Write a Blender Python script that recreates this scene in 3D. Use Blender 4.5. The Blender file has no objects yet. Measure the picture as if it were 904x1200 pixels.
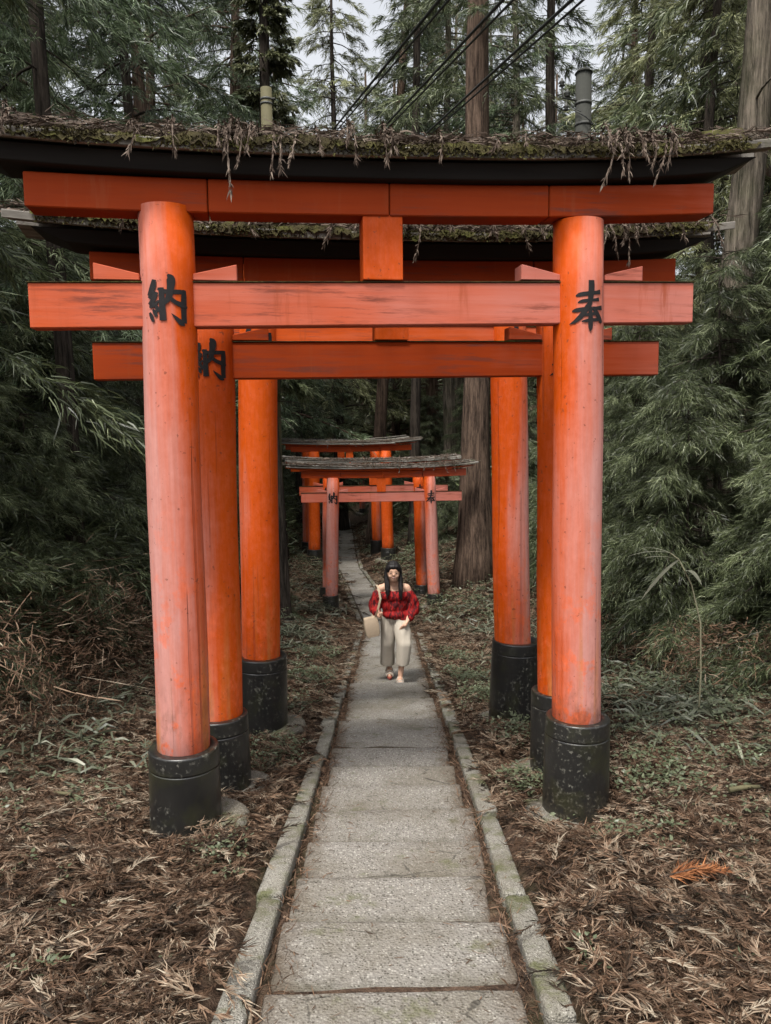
import bpy, bmesh, math, random
import numpy as np
from mathutils import Vector, Matrix

R = math.radians
rng = np.random.default_rng(7)
random.seed(7)
SC = bpy.context.scene
COL = SC.collection

# ------------------------------------------------------------------ camera
cam_d = bpy.data.cameras.new('camera')
cam = bpy.data.objects.new('camera', cam_d); COL.objects.link(cam)
cam_d.sensor_fit = 'VERTICAL'; cam_d.sensor_height = 36.0
cam_d.lens = 36.0 * 900.0 / 1200.0
cam_d.clip_start = 0.05; cam_d.clip_end = 1000
PITCH, ROLL = R(5.7), R(-0.74)
_f = Vector((0, math.cos(PITCH), -math.sin(PITCH))); _r = Vector((1, 0, 0)); _u = _r.cross(_f)
_r2 = _r * math.cos(ROLL) + _u * math.sin(ROLL); _u2 = -_r * math.sin(ROLL) + _u * math.cos(ROLL)
cam.matrix_world = Matrix(((_r2.x, _u2.x, -_f.x, 0), (_r2.y, _u2.y, -_f.y, 0), (_r2.z, _u2.z, -_f.z, 1.65), (0, 0, 0, 1)))
SC.camera = cam

# ------------------------------------------------------------------ sky and sun (bright overcast)
SUN_EL, SUN_AZ = 64.0, 205.0            # azimuth clockwise from +Y: behind the camera, to its left
world = bpy.data.worlds.new('World'); SC.world = world; world.use_nodes = True
wn = world.node_tree.nodes; wl = world.node_tree.links
sky = wn.new('ShaderNodeTexSky'); sky.sky_type = 'NISHITA'; sky.sun_disc = False
sky.sun_elevation = R(SUN_EL); sky.sun_rotation = R(SUN_AZ)
sky.air_density = 1.0; sky.dust_density = 4.0; sky.ozone_density = 1.0
hsv = wn.new('ShaderNodeHueSaturation'); hsv.inputs['Saturation'].default_value = 0.18
wl.new(sky.outputs[0], hsv.inputs['Color'])
wl.new(hsv.outputs[0], wn['Background'].inputs['Color'])
wn['Background'].inputs['Strength'].default_value = 0.11
sun_d = bpy.data.lights.new('sun', 'SUN'); sun = bpy.data.objects.new('sun', sun_d); COL.objects.link(sun)
sun_d.energy = 1.5; sun_d.angle = R(10); sun_d.color = (1.0, 0.955, 0.88)
_az, _el = R(SUN_AZ), R(SUN_EL)
_sd = Vector((math.sin(_az) * math.cos(_el), math.cos(_az) * math.cos(_el), math.sin(_el)))
sun.rotation_euler = _sd.to_track_quat('Z', 'Y').to_euler()
SC.view_settings.view_transform = 'Standard'; SC.view_settings.look = 'None'
SC.view_settings.exposure = 1.43; SC.view_settings.gamma = 1.0; SC.view_settings.use_curve_mapping = False
SC.cycles.max_bounces = 5; SC.cycles.diffuse_bounces = 3; SC.cycles.transparent_max_bounces = 4

# ------------------------------------------------------------------ node helpers
class NT:
    def __init__(s, name):
        s.m = bpy.data.materials.new(name); s.m.use_nodes = True
        s.t = s.m.node_tree; s.n = s.t.nodes; s.b = s.n['Principled BSDF']; s.out = s.n['Material Output']
    def new(s, t, **kw):
        n = s.n.new('ShaderNode' + t)
        for k, v in kw.items(): setattr(n, k, v)
        return n
    def put(s, sock, v):
        if isinstance(v, bpy.types.NodeSocket): s.t.links.new(v, sock)
        elif isinstance(v, (tuple, list)) and len(v) == 3 and sock.type == 'RGBA': sock.default_value = (*v, 1)
        else: sock.default_value = v
    def coord(s, scale=(1, 1, 1), kind='Object'):
        tc = s.new('TexCoord'); mp = s.new('Mapping'); s.t.links.new(tc.outputs[kind], mp.inputs[0])
        mp.inputs['Scale'].default_value = scale
        oi = s.new('ObjectInfo')                       # every copy gets its own cut of the pattern
        ml = s.math('MULTIPLY', oi.outputs['Random'], 37.0)
        cb = s.new('CombineXYZ'); s.put(cb.inputs[0], ml); s.put(cb.inputs[1], ml); s.put(cb.inputs[2], ml)
        s.t.links.new(cb.outputs[0], mp.inputs['Location'])
        return mp.outputs[0]
    def noise(s, co, scale, detail=4, rough=0.55):
        n = s.new('TexNoise'); s.put(n.inputs['Vector'], co); s.put(n.inputs['Scale'], scale)
        s.put(n.inputs['Detail'], detail); s.put(n.inputs['Roughness'], rough); return n.outputs['Fac']
    def voro(s, co, scale, out='Distance', feature='F1'):
        n = s.new('TexVoronoi', feature=feature); s.put(n.inputs['Vector'], co); s.put(n.inputs['Scale'], scale); return n.outputs[out]
    def math(s, op, a, b=0.0, clamp=False):
        n = s.new('Math', operation=op, use_clamp=clamp); s.put(n.inputs[0], a); s.put(n.inputs[1], b); return n.outputs[0]
    def rng(s, v, a, b, c=0.0, d=1.0):
        n = s.new('MapRange'); s.put(n.inputs[0], v)
        for i, q in enumerate((a, b, c, d)): s.put(n.inputs[i + 1], q)
        return n.outputs[0]
    def mix(s, f, a, b, blend='MIX'):
        n = s.new('Mix', data_type='RGBA', blend_type=blend); s.put(n.inputs[0], f); s.put(n.inputs[6], a); s.put(n.inputs[7], b); return n.outputs[2]
    def ramp(s, v, stops):
        n = s.new('ValToRGB'); s.put(n.inputs[0], v); e = n.color_ramp.elements
        while len(e) < len(stops): e.new(0.5)
        for q, (p, c) in zip(e, stops): q.position = p; q.color = (*c, 1)
        return n.outputs[0]
    def attr(s, name, kind='GEOMETRY'):
        n = s.new('Attribute', attribute_type=kind, attribute_name=name); return n
    def bump(s, h, strength=0.3, dist=0.01):
        n = s.new('Bump'); s.put(n.inputs['Height'], h); s.put(n.inputs['Strength'], strength); s.put(n.inputs['Distance'], dist)
        s.put(s.b.inputs['Normal'], n.outputs[0])
    def done(s, col, rough=0.7, spec=0.4):
        s.put(s.b.inputs['Base Color'], col); s.put(s.b.inputs['Roughness'], rough); s.put(s.b.inputs['Specular IOR Level'], spec); return s.m
    def translucent(s, col, f):
        tr = s.new('BsdfTranslucent'); s.put(tr.inputs[0], col); mx = s.new('MixShader'); s.put(mx.inputs[0], f)
        s.t.links.new(s.b.outputs[0], mx.inputs[1]); s.t.links.new(tr.outputs[0], mx.inputs[2]); s.t.links.new(mx.outputs[0], s.out.inputs[0])

def sepxyz(t, v):
    n = t.new('SeparateXYZ'); t.put(n.inputs[0], v); return n.outputs

# ------------------------------------------------------------------ materials
def mat_pillar():
    t = NT('weathered_vermilion_pillar')
    tc = t.new('TexCoord'); x, y, z = sepxyz(t, tc.outputs['Object'])
    fade = t.attr('fade', 'OBJECT').outputs['Fac']; outw = t.attr('outward', 'OBJECT').outputs['Fac']
    big = t.noise(t.coord((1.5, 1.5, 0.6)), 1.6, 3); streak = t.noise(t.coord((14, 14, 0.7)), 1.0, 4, 0.6)
    blot = t.noise(t.coord((1, 1, 0.8)), 7.0, 5, 0.7)
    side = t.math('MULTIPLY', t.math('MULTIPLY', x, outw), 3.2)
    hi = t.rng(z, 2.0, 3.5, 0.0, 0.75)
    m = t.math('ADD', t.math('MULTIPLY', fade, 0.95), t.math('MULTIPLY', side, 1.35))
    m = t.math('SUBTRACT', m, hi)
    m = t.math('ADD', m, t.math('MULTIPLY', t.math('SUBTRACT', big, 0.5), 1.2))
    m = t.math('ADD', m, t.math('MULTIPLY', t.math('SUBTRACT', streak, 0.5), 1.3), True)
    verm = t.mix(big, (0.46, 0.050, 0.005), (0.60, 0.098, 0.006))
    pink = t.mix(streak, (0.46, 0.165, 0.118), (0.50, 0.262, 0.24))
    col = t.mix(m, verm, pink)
    # old touch-up daubs on the lower half
    low = t.rng(z, 0.4, 2.2, 1.0, 0.0)
    daub = t.math('MULTIPLY', t.rng(blot, 0.53, 0.60), t.math('MULTIPLY', low, 0.8))
    col = t.mix(daub, col, (0.68, 0.115, 0.03))
    och = t.math('MULTIPLY', t.rng(t.noise(t.coord((9, 9, 0.5)), 1.3, 3), 0.55, 0.7), t.rng(z, 0.5, 1.7, 0.8, 0.0))
    col = t.mix(och, col, (0.42, 0.17, 0.05))
    dirt = t.math('MULTIPLY', t.rng(t.noise(t.coord((3, 3, 1.5)), 6, 5, .7), 0.48, 0.66), t.rng(z, 0.55, 1.1, 0.55, 0.0))
    col = t.mix(dirt, col, (0.10, 0.05, 0.03))
    spot = t.rng(t.noise(t.coord(), 30, 3), 0.66, 0.70)
    col = t.mix(t.math('MULTIPLY', spot, 0.6), col, (0.12, 0.035, 0.02))
    crack = t.rng(t.noise(t.coord((26, 26, 0.35)), 1.0, 2, 0.4), 0.66, 0.69)
    col = t.mix(t.math('MULTIPLY', crack, 0.32), col, (0.16, 0.04, 0.025))
    mot = t.noise(t.coord((1, 1, .6)), 22, 5, .75); fin = t.noise(t.coord((60, 60, 2.5)), 1.0, 3, .7)
    hv = t.new('HueSaturation'); t.put(hv.inputs['Color'], col); t.put(hv.inputs['Value'], t.math('ADD', t.rng(mot, .3, .7, .93, 1.06), t.rng(fin, .3, .7, -.07, .07))); t.put(hv.inputs['Saturation'], t.rng(mot, .3, .7, 1.03, .97)); col = hv.outputs[0]
    t.bump(t.math('ADD', t.math('MULTIPLY', streak, 0.6), t.math('MULTIPLY', crack, -1.5)), 0.5, 0.008)
    return t.done(col, t.rng(blot, 0.3, 0.7, 0.5, 0.7), 0.2)

def mat_beam():
    t = NT('weathered_vermilion_beam')
    fade = t.attr('fade', 'OBJECT').outputs['Fac']
    tc = t.new('TexCoord'); x, y, z = sepxyz(t, tc.outputs['Object'])
    grain = t.noise(t.coord((1.2, 8, 26)), 1.0, 5, 0.65); big = t.noise(t.coord((1, 1, 1)), 1.4, 3)
    worn = t.noise(t.coord((2.2, 4, 30)), 1.0, 6, 0.75); drip = t.noise(t.coord((15, 6, 1.6)), 1.0, 5, 0.7)
    m = t.math('ADD', t.math('ADD', fade, t.math('MULTIPLY', x, 0.20)), t.math('MULTIPLY', t.math('SUBTRACT', big, 0.5), 1.1))
    m = t.math('ADD', m, t.math('MULTIPLY', t.math('SUBTRACT', grain, 0.5), 0.5), True)
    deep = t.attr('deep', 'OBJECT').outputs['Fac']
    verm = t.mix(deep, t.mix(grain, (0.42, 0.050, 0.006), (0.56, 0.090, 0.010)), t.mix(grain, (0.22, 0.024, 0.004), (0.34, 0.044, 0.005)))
    pink = t.mix(grain, (0.43, 0.115, 0.075), (0.49, 0.19, 0.155))
    col = t.mix(m, verm, pink)
    wm = t.math('MULTIPLY', t.rng(worn, 0.50, 0.62), t.rng(t.noise(t.coord((1.3, 1, 3)), 1.0, 2), 0.42, 0.60, 0.05, 0.85))
    col = t.mix(wm, col, (0.16, 0.045, 0.03))
    dm = t.math('MULTIPLY', t.math('MULTIPLY', t.rng(drip, 0.56, 0.70), t.rng(t.noise(t.coord((1.2, 1, 1)), 1.0, 2), .42, .6)), 0.75)
    col = t.mix(dm, col, (0.30, 0.06, 0.02))
    t.bump(grain, 0.25, 0.005)
    return t.done(col, 0.7, 0.14)

def mat_black_paint():
    t = NT('black_lacquer_with_lichen')
    co = t.coord(); sp = t.noise(co, 34, 5, 0.7); area = t.noise(co, 3.0, 2); big = t.noise(co, 8, 4)
    base = t.mix(big, (0.008, 0.008, 0.008), (0.022, 0.021, 0.019))
    lich = t.math('MULTIPLY', t.rng(sp, 0.555, 0.65), t.rng(area, 0.43, 0.58))
    col = t.mix(lich, base, (0.11, 0.105, 0.085))
    tcz = t.new('TexCoord'); _, _, zz = sepxyz(t, tcz.outputs['Object'])
    col = t.mix(t.math('MULTIPLY', t.rng(t.math('ADD', zz, t.math('MULTIPLY', big, .3)), 0.08, 0.34, 0.85, 0.0), t.rng(sp, .4, .6)), col, (0.055, 0.044, 0.026))
    mo = t.math('MULTIPLY', t.rng(t.noise(co, 5, 4), 0.52, 0.7), 0.5)
    col = t.mix(mo, col, (0.035, 0.036, 0.014))
    t.bump(sp, 0.3, 0.004)
    return t.done(col, t.rng(lich, 0, 1, 0.33, 0.9), 0.5)

def mat_black_beam():
    t = NT('black_stained_timber')
    g = t.noise(t.coord((1, 6, 22)), 1.0, 4)
    col = t.mix(g, (0.007, 0.006, 0.006), (0.02, 0.018, 0.016))
    t.bump(g, 0.3, 0.006)
    return t.done(col, 0.8, 0.2)

def mat_ink():
    t = NT('black_ink'); return t.done(t.mix(t.noise(t.coord(), 30, 3), (0.006, 0.006, 0.007), (0.018, 0.016, 0.016)), 0.7, 0.25)

def mat_roof_wood():
    t = NT('grey_weathered_roof_boards')
    g = t.noise(t.coord((1.2, 16, 16)), 1.0, 6, 0.7); m = t.noise(t.coord(), 4, 5, 0.65)
    col = t.ramp(g, [(0.3, (0.035, 0.03, 0.026)), (0.5, (0.17, 0.155, 0.135)), (0.7, (0.33, 0.31, 0.28))])
    col = t.mix(t.math('MULTIPLY', t.rng(m, 0.54, 0.66), 0.6), col, (0.06, 0.065, 0.02))
    t.bump(g, 0.5, 0.01)
    return t.done(col, 0.9, 0.2)

def mat_moss():
    t = NT('moss')
    co = t.coord(); m = t.noise(co, 6, 5, 0.7); f = t.noise(co, 60, 3)
    col = t.ramp(m, [(0.36, (0.035, 0.025, 0.017)), (0.52, (0.055, 0.046, 0.02)), (0.64, (0.082, 0.082, 0.022)), (0.75, (0.12, 0.12, 0.03))])
    col = t.mix(t.math('MULTIPLY', f, 0.5), col, (0.03, 0.03, 0.012))
    t.bump(t.math('ADD', f, m), 0.8, 0.02)
    return t.done(col, 0.95, 0.1)

def mat_stone(name, a, b, moss, speck=95.0, foot=False):
    t = NT(name)
    co = t.coord(); rc = t.voro(co, speck, 'Color'); d = t.voro(co, speck)
    r = t.new('SeparateColor'); t.put(r.inputs[0], rc)
    big = t.noise(co, 2.2, 5, 0.6); fine = t.noise(co, 45, 4, 0.7)
    col = t.mix(fine, a, b)
    pale = t.math('MULTIPLY', t.rng(r.outputs[0], 0.38, 0.85), t.rng(d, 0.30, 0.60, 1.0, 0.0))
    col = t.mix(t.math('MULTIPLY', pale, 0.8), col, (0.42, 0.40, 0.355))
    dark = t.math('MULTIPLY', t.rng(r.outputs[1], 0.55, 0.70), t.rng(d, 0.3, 0.5, 1.0, 0.0))
    col = t.mix(t.math('MULTIPLY', dark, 0.85), col, (0.05, 0.045, 0.038))
    stain = t.math('MULTIPLY', t.rng(big, 0.42, 0.66), 0.6)
    col = t.mix(stain, col, (0.115, 0.098, 0.07))
    mm = t.math('MULTIPLY', t.rng(t.noise(co, 4.5, 5, 0.7), 0.62 - moss * 0.14, 0.78 - moss * 0.14), 0.85)
    col = t.mix(mm, col, (0.085, 0.09, 0.035))
    if foot:      # algae and soil on inner end and sides; contact shade painted into the end
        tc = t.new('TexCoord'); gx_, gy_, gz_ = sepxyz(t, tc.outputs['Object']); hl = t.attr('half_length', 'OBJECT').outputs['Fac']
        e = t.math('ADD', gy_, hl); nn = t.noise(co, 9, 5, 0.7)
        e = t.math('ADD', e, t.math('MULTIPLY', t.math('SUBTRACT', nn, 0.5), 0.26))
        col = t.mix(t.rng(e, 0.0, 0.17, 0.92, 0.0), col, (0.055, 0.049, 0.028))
        sx = t.math('ADD', t.math('ABSOLUTE', gx_), t.math('MULTIPLY', t.math('SUBTRACT', nn, 0.5), 0.30))
        col = t.mix(t.rng(sx, 0.36, 0.50, 0.0, 0.8), col, (0.085, 0.062, 0.042))
        cr = t.voro(t.coord((1.6, 2.4, 1)), 1.5, 'Distance', 'DISTANCE_TO_EDGE')
        col = t.mix(t.math('MULTIPLY', t.rng(t.math('ADD', cr, t.math('MULTIPLY', t.math('SUBTRACT', nn, .5), .12)), 0.0, 0.012, 0.7, 0.0), t.rng(big, .5, .6)), col, (0.035, 0.032, 0.026))
    t.bump(t.math('ADD', t.math('MULTIPLY', d, -0.6), fine), 0.9, 0.012)
    return t.done(col, 0.9, 0.25)

def mat_ground():
    t = NT('forest_floor')
    co = t.coord(kind='Object'); a = t.noise(co, 1.3, 5, 0.65); b = t.noise(co, 11, 6, 0.75); c = t.noise(co, 55, 3, 0.7)
    col = t.ramp(b, [(0.32, (0.018, 0.012, 0.009)), (0.5, (0.06, 0.038, 0.026)), (0.68, (0.13, 0.085, 0.058))])
    col = t.mix(t.rng(c, 0.5, 0.75, 0.0, 0.6), col, (0.17, 0.12, 0.085))
    col = t.mix(t.math('MULTIPLY', t.rng(a, 0.5, 0.68), 0.55), col, (0.045, 0.05, 0.022))
    t.bump(t.math('ADD', b, c), 0.9, 0.03)
    return t.done(col, 0.95, 0.15)

def mat_leaf(name, stops, trans=0.3, rough=0.42, spec=0.5, objvar=0.3):
    t = NT(name)
    v = t.attr('tint').outputs['Fac']; oi = t.new('ObjectInfo')
    col = t.ramp(v, stops)
    k = t.rng(oi.outputs['Random'], 0, 1, 1 - objvar, 1 + objvar)
    h = t.new('HueSaturation'); t.put(h.inputs['Color'], col); t.put(h.inputs['Value'], k); col = h.outputs[0]
    t.done(col, rough, spec)
    if trans: t.translucent(col, trans)
    return t.m

def mat_bark(name, a, b, moss=0.0):
    t = NT(name)
    g = t.noise(t.coord((16, 16, 1.3)), 1.0, 6, 0.75); f = t.noise(t.coord((46, 46, 4)), 1.0, 4, 0.75)
    col = t.ramp(g, [(0.36, tuple(q * .5 for q in a)), (0.5, tuple((p + q) / 2 for p, q in zip(a, b))), (0.64, tuple(q * 1.5 for q in b))])
    col = t.mix(t.rng(f, 0.5, 0.7, 0, 0.55), col, tuple(q * 2.1 for q in b))
    if moss: col = t.mix(t.math('MULTIPLY', t.rng(t.noise(t.coord(), 1.5, 4), 0.48, 0.62), moss), col, (0.07, 0.08, 0.035))
    t.bump(t.math('ADD', g, f), 0.9, 0.035)
    return t.done(col, 0.95, 0.15)

def mat_plain(name, col, rough=0.6, spec=0.4, var=0.25, scale=20):
    t = NT(name); n = t.noise(t.coord(), scale, 4)
    return t.done(t.mix(n, tuple(c * (1 - var) for c in col), tuple(min(1, c * (1 + var)) for c in col)), rough, spec)

M = dict(pillar=mat_pillar(), beam=mat_beam(), black=mat_black_paint(), blackbeam=mat_black_beam(), ink=mat_ink(),
         roof=mat_roof_wood(), moss=mat_moss(),
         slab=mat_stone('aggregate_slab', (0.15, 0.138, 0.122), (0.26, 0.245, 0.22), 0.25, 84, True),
         kerb=mat_stone('mossy_kerb_stone', (0.165, 0.155, 0.13), (0.27, 0.26, 0.225), 1.0, 120),
         found=mat_stone('foundation_concrete', (0.12, 0.108, 0.088), (0.20, 0.185, 0.152), 0.9, 140),
         ground=mat_ground(),
         cedar=mat_leaf('cedar_sprays', [(0.0, (0.020, 0.025, 0.012)), (0.5, (0.088, 0.110, 0.048)), (0.8, (0.205, 0.24, 0.125)), (1.0, (0.38, 0.42, 0.25))]),
         cedarblue=mat_leaf('cedar_sprays_bluish', [(0.0, (0.022, 0.032, 0.016)), (0.5, (0.088, 0.125, 0.062)), (0.8, (0.20, 0.255, 0.145)), (1.0, (0.35, 0.42, 0.26))]),
         olive=mat_leaf('olive_leaves', [(0.0, (0.03, 0.032, 0.012)), (0.5, (0.12, 0.13, 0.058)), (0.8, (0.26, 0.275, 0.14)), (1.0, (0.42, 0.43, 0.25))]),
         sasa=mat_leaf('bamboo_grass_blades', [(0.0, (0.045, 0.055, 0.032)), (0.6, (0.12, 0.13, 0.085)), (1.0, (0.30, 0.30, 0.22))], 0.2, 0.45),
         mosstuft=mat_leaf('moss_tufts', [(0.0, (0.02, 0.015, 0.01)), (0.4, (0.055, 0.045, 0.022)), (0.7, (0.085, 0.08, 0.026)), (1.0, (0.16, 0.145, 0.06))], 0.0, 0.9, 0.1, 0.0),
         herb=mat_leaf('small_green_herbs', [(0.0, (0.040, 0.050, 0.024)), (0.6, (0.105, 0.125, 0.068)), (1.0, (0.20, 0.225, 0.14))], 0.2),
         litter=mat_leaf('dead_cedar_twigs', [(0.0, (0.014, 0.010, 0.006)), (0.30, (0.060, 0.034, 0.020)), (0.52, (0.125, 0.073, 0.044)), (0.68, (0.19, 0.13, 0.087)), (0.85, (0.235, 0.18, 0.128)), (1.0, (0.31, 0.26, 0.195))], 0.0, 0.7, 0.25, 0.25),
         rooflitter=mat_leaf('grey_dead_twigs', [(0.0, (0.035, 0.024, 0.017)), (0.5, (0.10, 0.070, 0.052)), (1.0, (0.235, 0.185, 0.145))], 0.0, 0.75, 0.25, 0.0),
         rust=mat_leaf('rust_dead_frond', [(0.0, (0.13, 0.045, 0.018)), (1.0, (0.36, 0.15, 0.06))], 0.0, 0.7, 0.25, 0.0),
         bark=mat_bark('brown_cedar_bark', (0.045, 0.03, 0.022), (0.12, 0.082, 0.06)),
         barkgrey=mat_bark('grey_cedar_bark', (0.05, 0.042, 0.032), (0.17, 0.142, 0.112), 0.3),
         barkdark=mat_bark('dark_stem_bark', (0.018, 0.014, 0.011), (0.05, 0.04, 0.032)),
         pole=mat_plain('olive_pole_timber', (0.095, 0.085, 0.045), 0.8, 0.3), concrete=mat_plain('dark_concrete_pole', (0.030, 0.031, 0.026), 0.9),
         cable=mat_plain('black_cable', (0.02, 0.021, 0.02), 0.5), metal=mat_plain('dull_grey_metal', (0.07, 0.072, 0.066), 0.6, 0.4),
         )

# ------------------------------------------------------------------ mesh helpers
def prop(o, label=None, cat=None, group=None, kind=None):
    if label: o['label'] = label
    if cat: o['category'] = cat
    if group: o['group'] = group
    if kind: o['kind'] = kind
    return o

def link(name, me, mat=None, parent=None, loc=None, rot=None):
    o = bpy.data.objects.new(name, me); COL.objects.link(o)
    if mat is not None and me is not None and not me.materials: me.materials.append(mat)
    if parent is not None: o.parent = parent
    if loc is not None: o.location = loc
    if rot is not None: o.rotation_euler = rot
    return o

def empty(name, loc, rot=(0, 0, 0)):
    o = bpy.data.objects.new(name, None); COL.objects.link(o); o.location = loc; o.rotation_euler = rot; o.empty_display_size = 0.2
    return o

def np_mesh(name, V, T, tint=None, smooth=False):
    me = bpy.data.meshes.new(name); V = np.asarray(V, np.float32); T = np.asarray(T, np.int32)
    me.vertices.add(len(V)); me.vertices.foreach_set('co', V.ravel())
    k = T.shape[1]; me.loops.add(T.size); me.loops.foreach_set('vertex_index', T.ravel())
    me.polygons.add(len(T)); me.polygons.foreach_set('loop_start', np.arange(len(T), dtype=np.int32) * k)
    if smooth: me.polygons.foreach_set('use_smooth', np.ones(len(T), bool))
    if tint is not None:
        a = me.attributes.new('tint', 'FLOAT', 'POINT'); a.data.foreach_set('value', np.asarray(tint, np.float32))
    me.update(calc_edges=True); return me

class MB:
    def __init__(s): s.v = []; s.f = []; s.sm = []
    def ring_loft(s, rings, smooth=True, caps=True):
        b = len(s.v); n = len(rings[0])
        for r in rings: s.v += [tuple(p) for p in r]
        for i in range(len(rings) - 1):
            for j in range(n):
                k = (j + 1) % n
                s.f.append((b + i * n + j, b + i * n + k, b + (i + 1) * n + k, b + (i + 1) * n + j)); s.sm.append(smooth)
        if caps:
            s.f.append(tuple(b + j for j in reversed(range(n)))); s.sm.append(False)
            s.f.append(tuple(b + (len(rings) - 1) * n + j for j in range(n))); s.sm.append(False)
    def tube(s, pts, rad, n=8, caps=True):
        pts = [Vector(p) for p in pts]; rings = []
        for i, p in enumerate(pts):
            d = (pts[min(i + 1, len(pts) - 1)] - pts[max(i - 1, 0)]).normalized()
            a = d.orthogonal().normalized() if i == 0 else (a - d * a.dot(d)).normalized()
            c = d.cross(a); r = rad[i] if hasattr(rad, '__len__') else rad
            rings.append([p + (a * math.cos(2 * math.pi * q / n) + c * math.sin(2 * math.pi * q / n)) * r for q in range(n)])
        s.ring_loft(rings, True, caps)
    def lathe(s, prof, n=32, wob=0.0, smooth=True):
        rings = []
        for (r, z) in prof:
            rings.append([(r * math.cos(2 * math.pi * j / n) * (1 + wob * math.sin(3 * j * 2 * math.pi / n + 1)), r * math.sin(2 * math.pi * j / n) * (1 + wob * math.cos(2 * j * 2 * math.pi / n)), z) for j in range(n)])
        s.ring_loft(rings, smooth)
    def box(s, lo, hi):
        x0, y0, z0 = lo; x1, y1, z1 = hi; b = len(s.v)
        s.v += [(x0, y0, z0), (x1, y0, z0), (x1, y1, z0), (x0, y1, z0), (x0, y0, z1), (x1, y0, z1), (x1, y1, z1), (x0, y1, z1)]
        for q in ((0, 3, 2, 1), (4, 5, 6, 7), (0, 1, 5, 4), (1, 2, 6, 5), (2, 3, 7, 6), (3, 0, 4, 7)): s.f.append(tuple(b + i for i in q)); s.sm.append(False)
    def mesh(s, name):
        me = bpy.data.meshes.new(name); me.from_pydata(s.v, [], s.f); me.polygons.foreach_set('use_smooth', s.sm); me.update(); return me
    def build(s, name, mat, parent=None, **kw): return link(name, s.mesh(name), mat, parent, **kw)

def bevel_mesh(me, w, seg=2):
    bm = bmesh.new(); bm.from_mesh(me)
    bmesh.ops.bevel(bm, geom=[e for e in bm.edges if len(e.link_faces) == 2 and e.calc_face_angle(0) > 0.5], offset=w, segments=seg, affect='EDGES', profile=0.6)
    bm.to_mesh(me); bm.free(); return me

def worn_box(name, lx, ly, lz, bev, mat, parent, loc, rot=(0, 0, 0), jit=0.0, cuts=0):
    """a stone block: bevelled, with slightly uneven edges"""
    bm = bmesh.new(); bmesh.ops.create_cube(bm, size=1.0)
    for v in bm.verts: v.co = Vector((v.co.x * lx + random.uniform(-jit, jit), v.co.y * ly + random.uniform(-jit, jit), v.co.z * lz))
    if cuts: bmesh.ops.subdivide_edges(bm, edges=bm.edges[:], cuts=cuts, use_grid_fill=True)
    sharp = [e for e in bm.edges if len(e.link_faces) == 2 and e.calc_face_angle(0) > 0.8]
    bmesh.ops.bevel(bm, geom=sharp, offset=bev, segments=2, affect='EDGES', profile=0.55)
    if cuts:
        for v in bm.verts:
            v.co += Vector((random.uniform(-1, 1), random.uniform(-1, 1), random.uniform(-0.6, 0.6))) * bev * 0.28
    me = bpy.data.meshes.new(name); bm.to_mesh(me); bm.free()
    me.polygons.foreach_set('use_smooth', [True] * len(me.polygons))
    return link(name, me, mat, parent, loc=loc, rot=rot)

def unit(a): return a / np.maximum(np.linalg.norm(a, axis=-1, keepdims=True), 1e-9)

class Leaves:
    """collects thin bent blades (3 triangles each) as one numpy mesh with a tint per blade"""
    def __init__(s): s.V = []; s.T = []; s.t = []; s.n = 0
    def add(s, P, D, L, W, bend, tint, midw=1.0, flat=None):
        P = np.asarray(P, float); N = len(P); D = unit(np.asarray(D, float)); L = np.broadcast_to(L, N)[:, None]; W = np.broadcast_to(W, N)[:, None]
        up = rng.normal(size=(N, 3)) if flat is None else np.tile([0, 0, 1.0], (N, 1)) + rng.normal(size=(N, 3)) * flat
        S = unit(np.cross(D, up)); mid = P + D * L * 0.5; tip = P + D * L + np.asarray(bend) * L
        V = np.stack([P - S * W * .35, P + S * W * .35, mid - S * W * .5 * midw, mid + S * W * .5 * midw, tip], 1).reshape(-1, 3)
        b = s.n + np.arange(N)[:, None] * 5
        T = np.concatenate([b + [0, 1, 3], b + [0, 3, 2], b + [2, 3, 4]], 1).reshape(-1, 3)
        s.V.append(V); s.T.append(T); s.t.append(np.repeat(np.broadcast_to(tint, N), 5)); s.n += len(V)
    def mesh(s, name): return np_mesh(name, np.concatenate(s.V), np.concatenate(s.T), np.concatenate(s.t))

def vnoise(x, y, seed=0):
    x = np.asarray(x, float); y = np.asarray(y, float); xi = np.floor(x); yi = np.floor(y); fx = x - xi; fy = y - yi
    def h(a, b): v = np.sin(a * 127.1 + b * 311.7 + seed * 74.7) * 43758.5453; return v - np.floor(v)
    fx = fx * fx * (3 - 2 * fx); fy = fy * fy * (3 - 2 * fy)
    return (h(xi, yi) * (1 - fx) + h(xi + 1, yi) * fx) * (1 - fy) + (h(xi, yi + 1) * (1 - fx) + h(xi + 1, yi + 1) * fx) * fy

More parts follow.
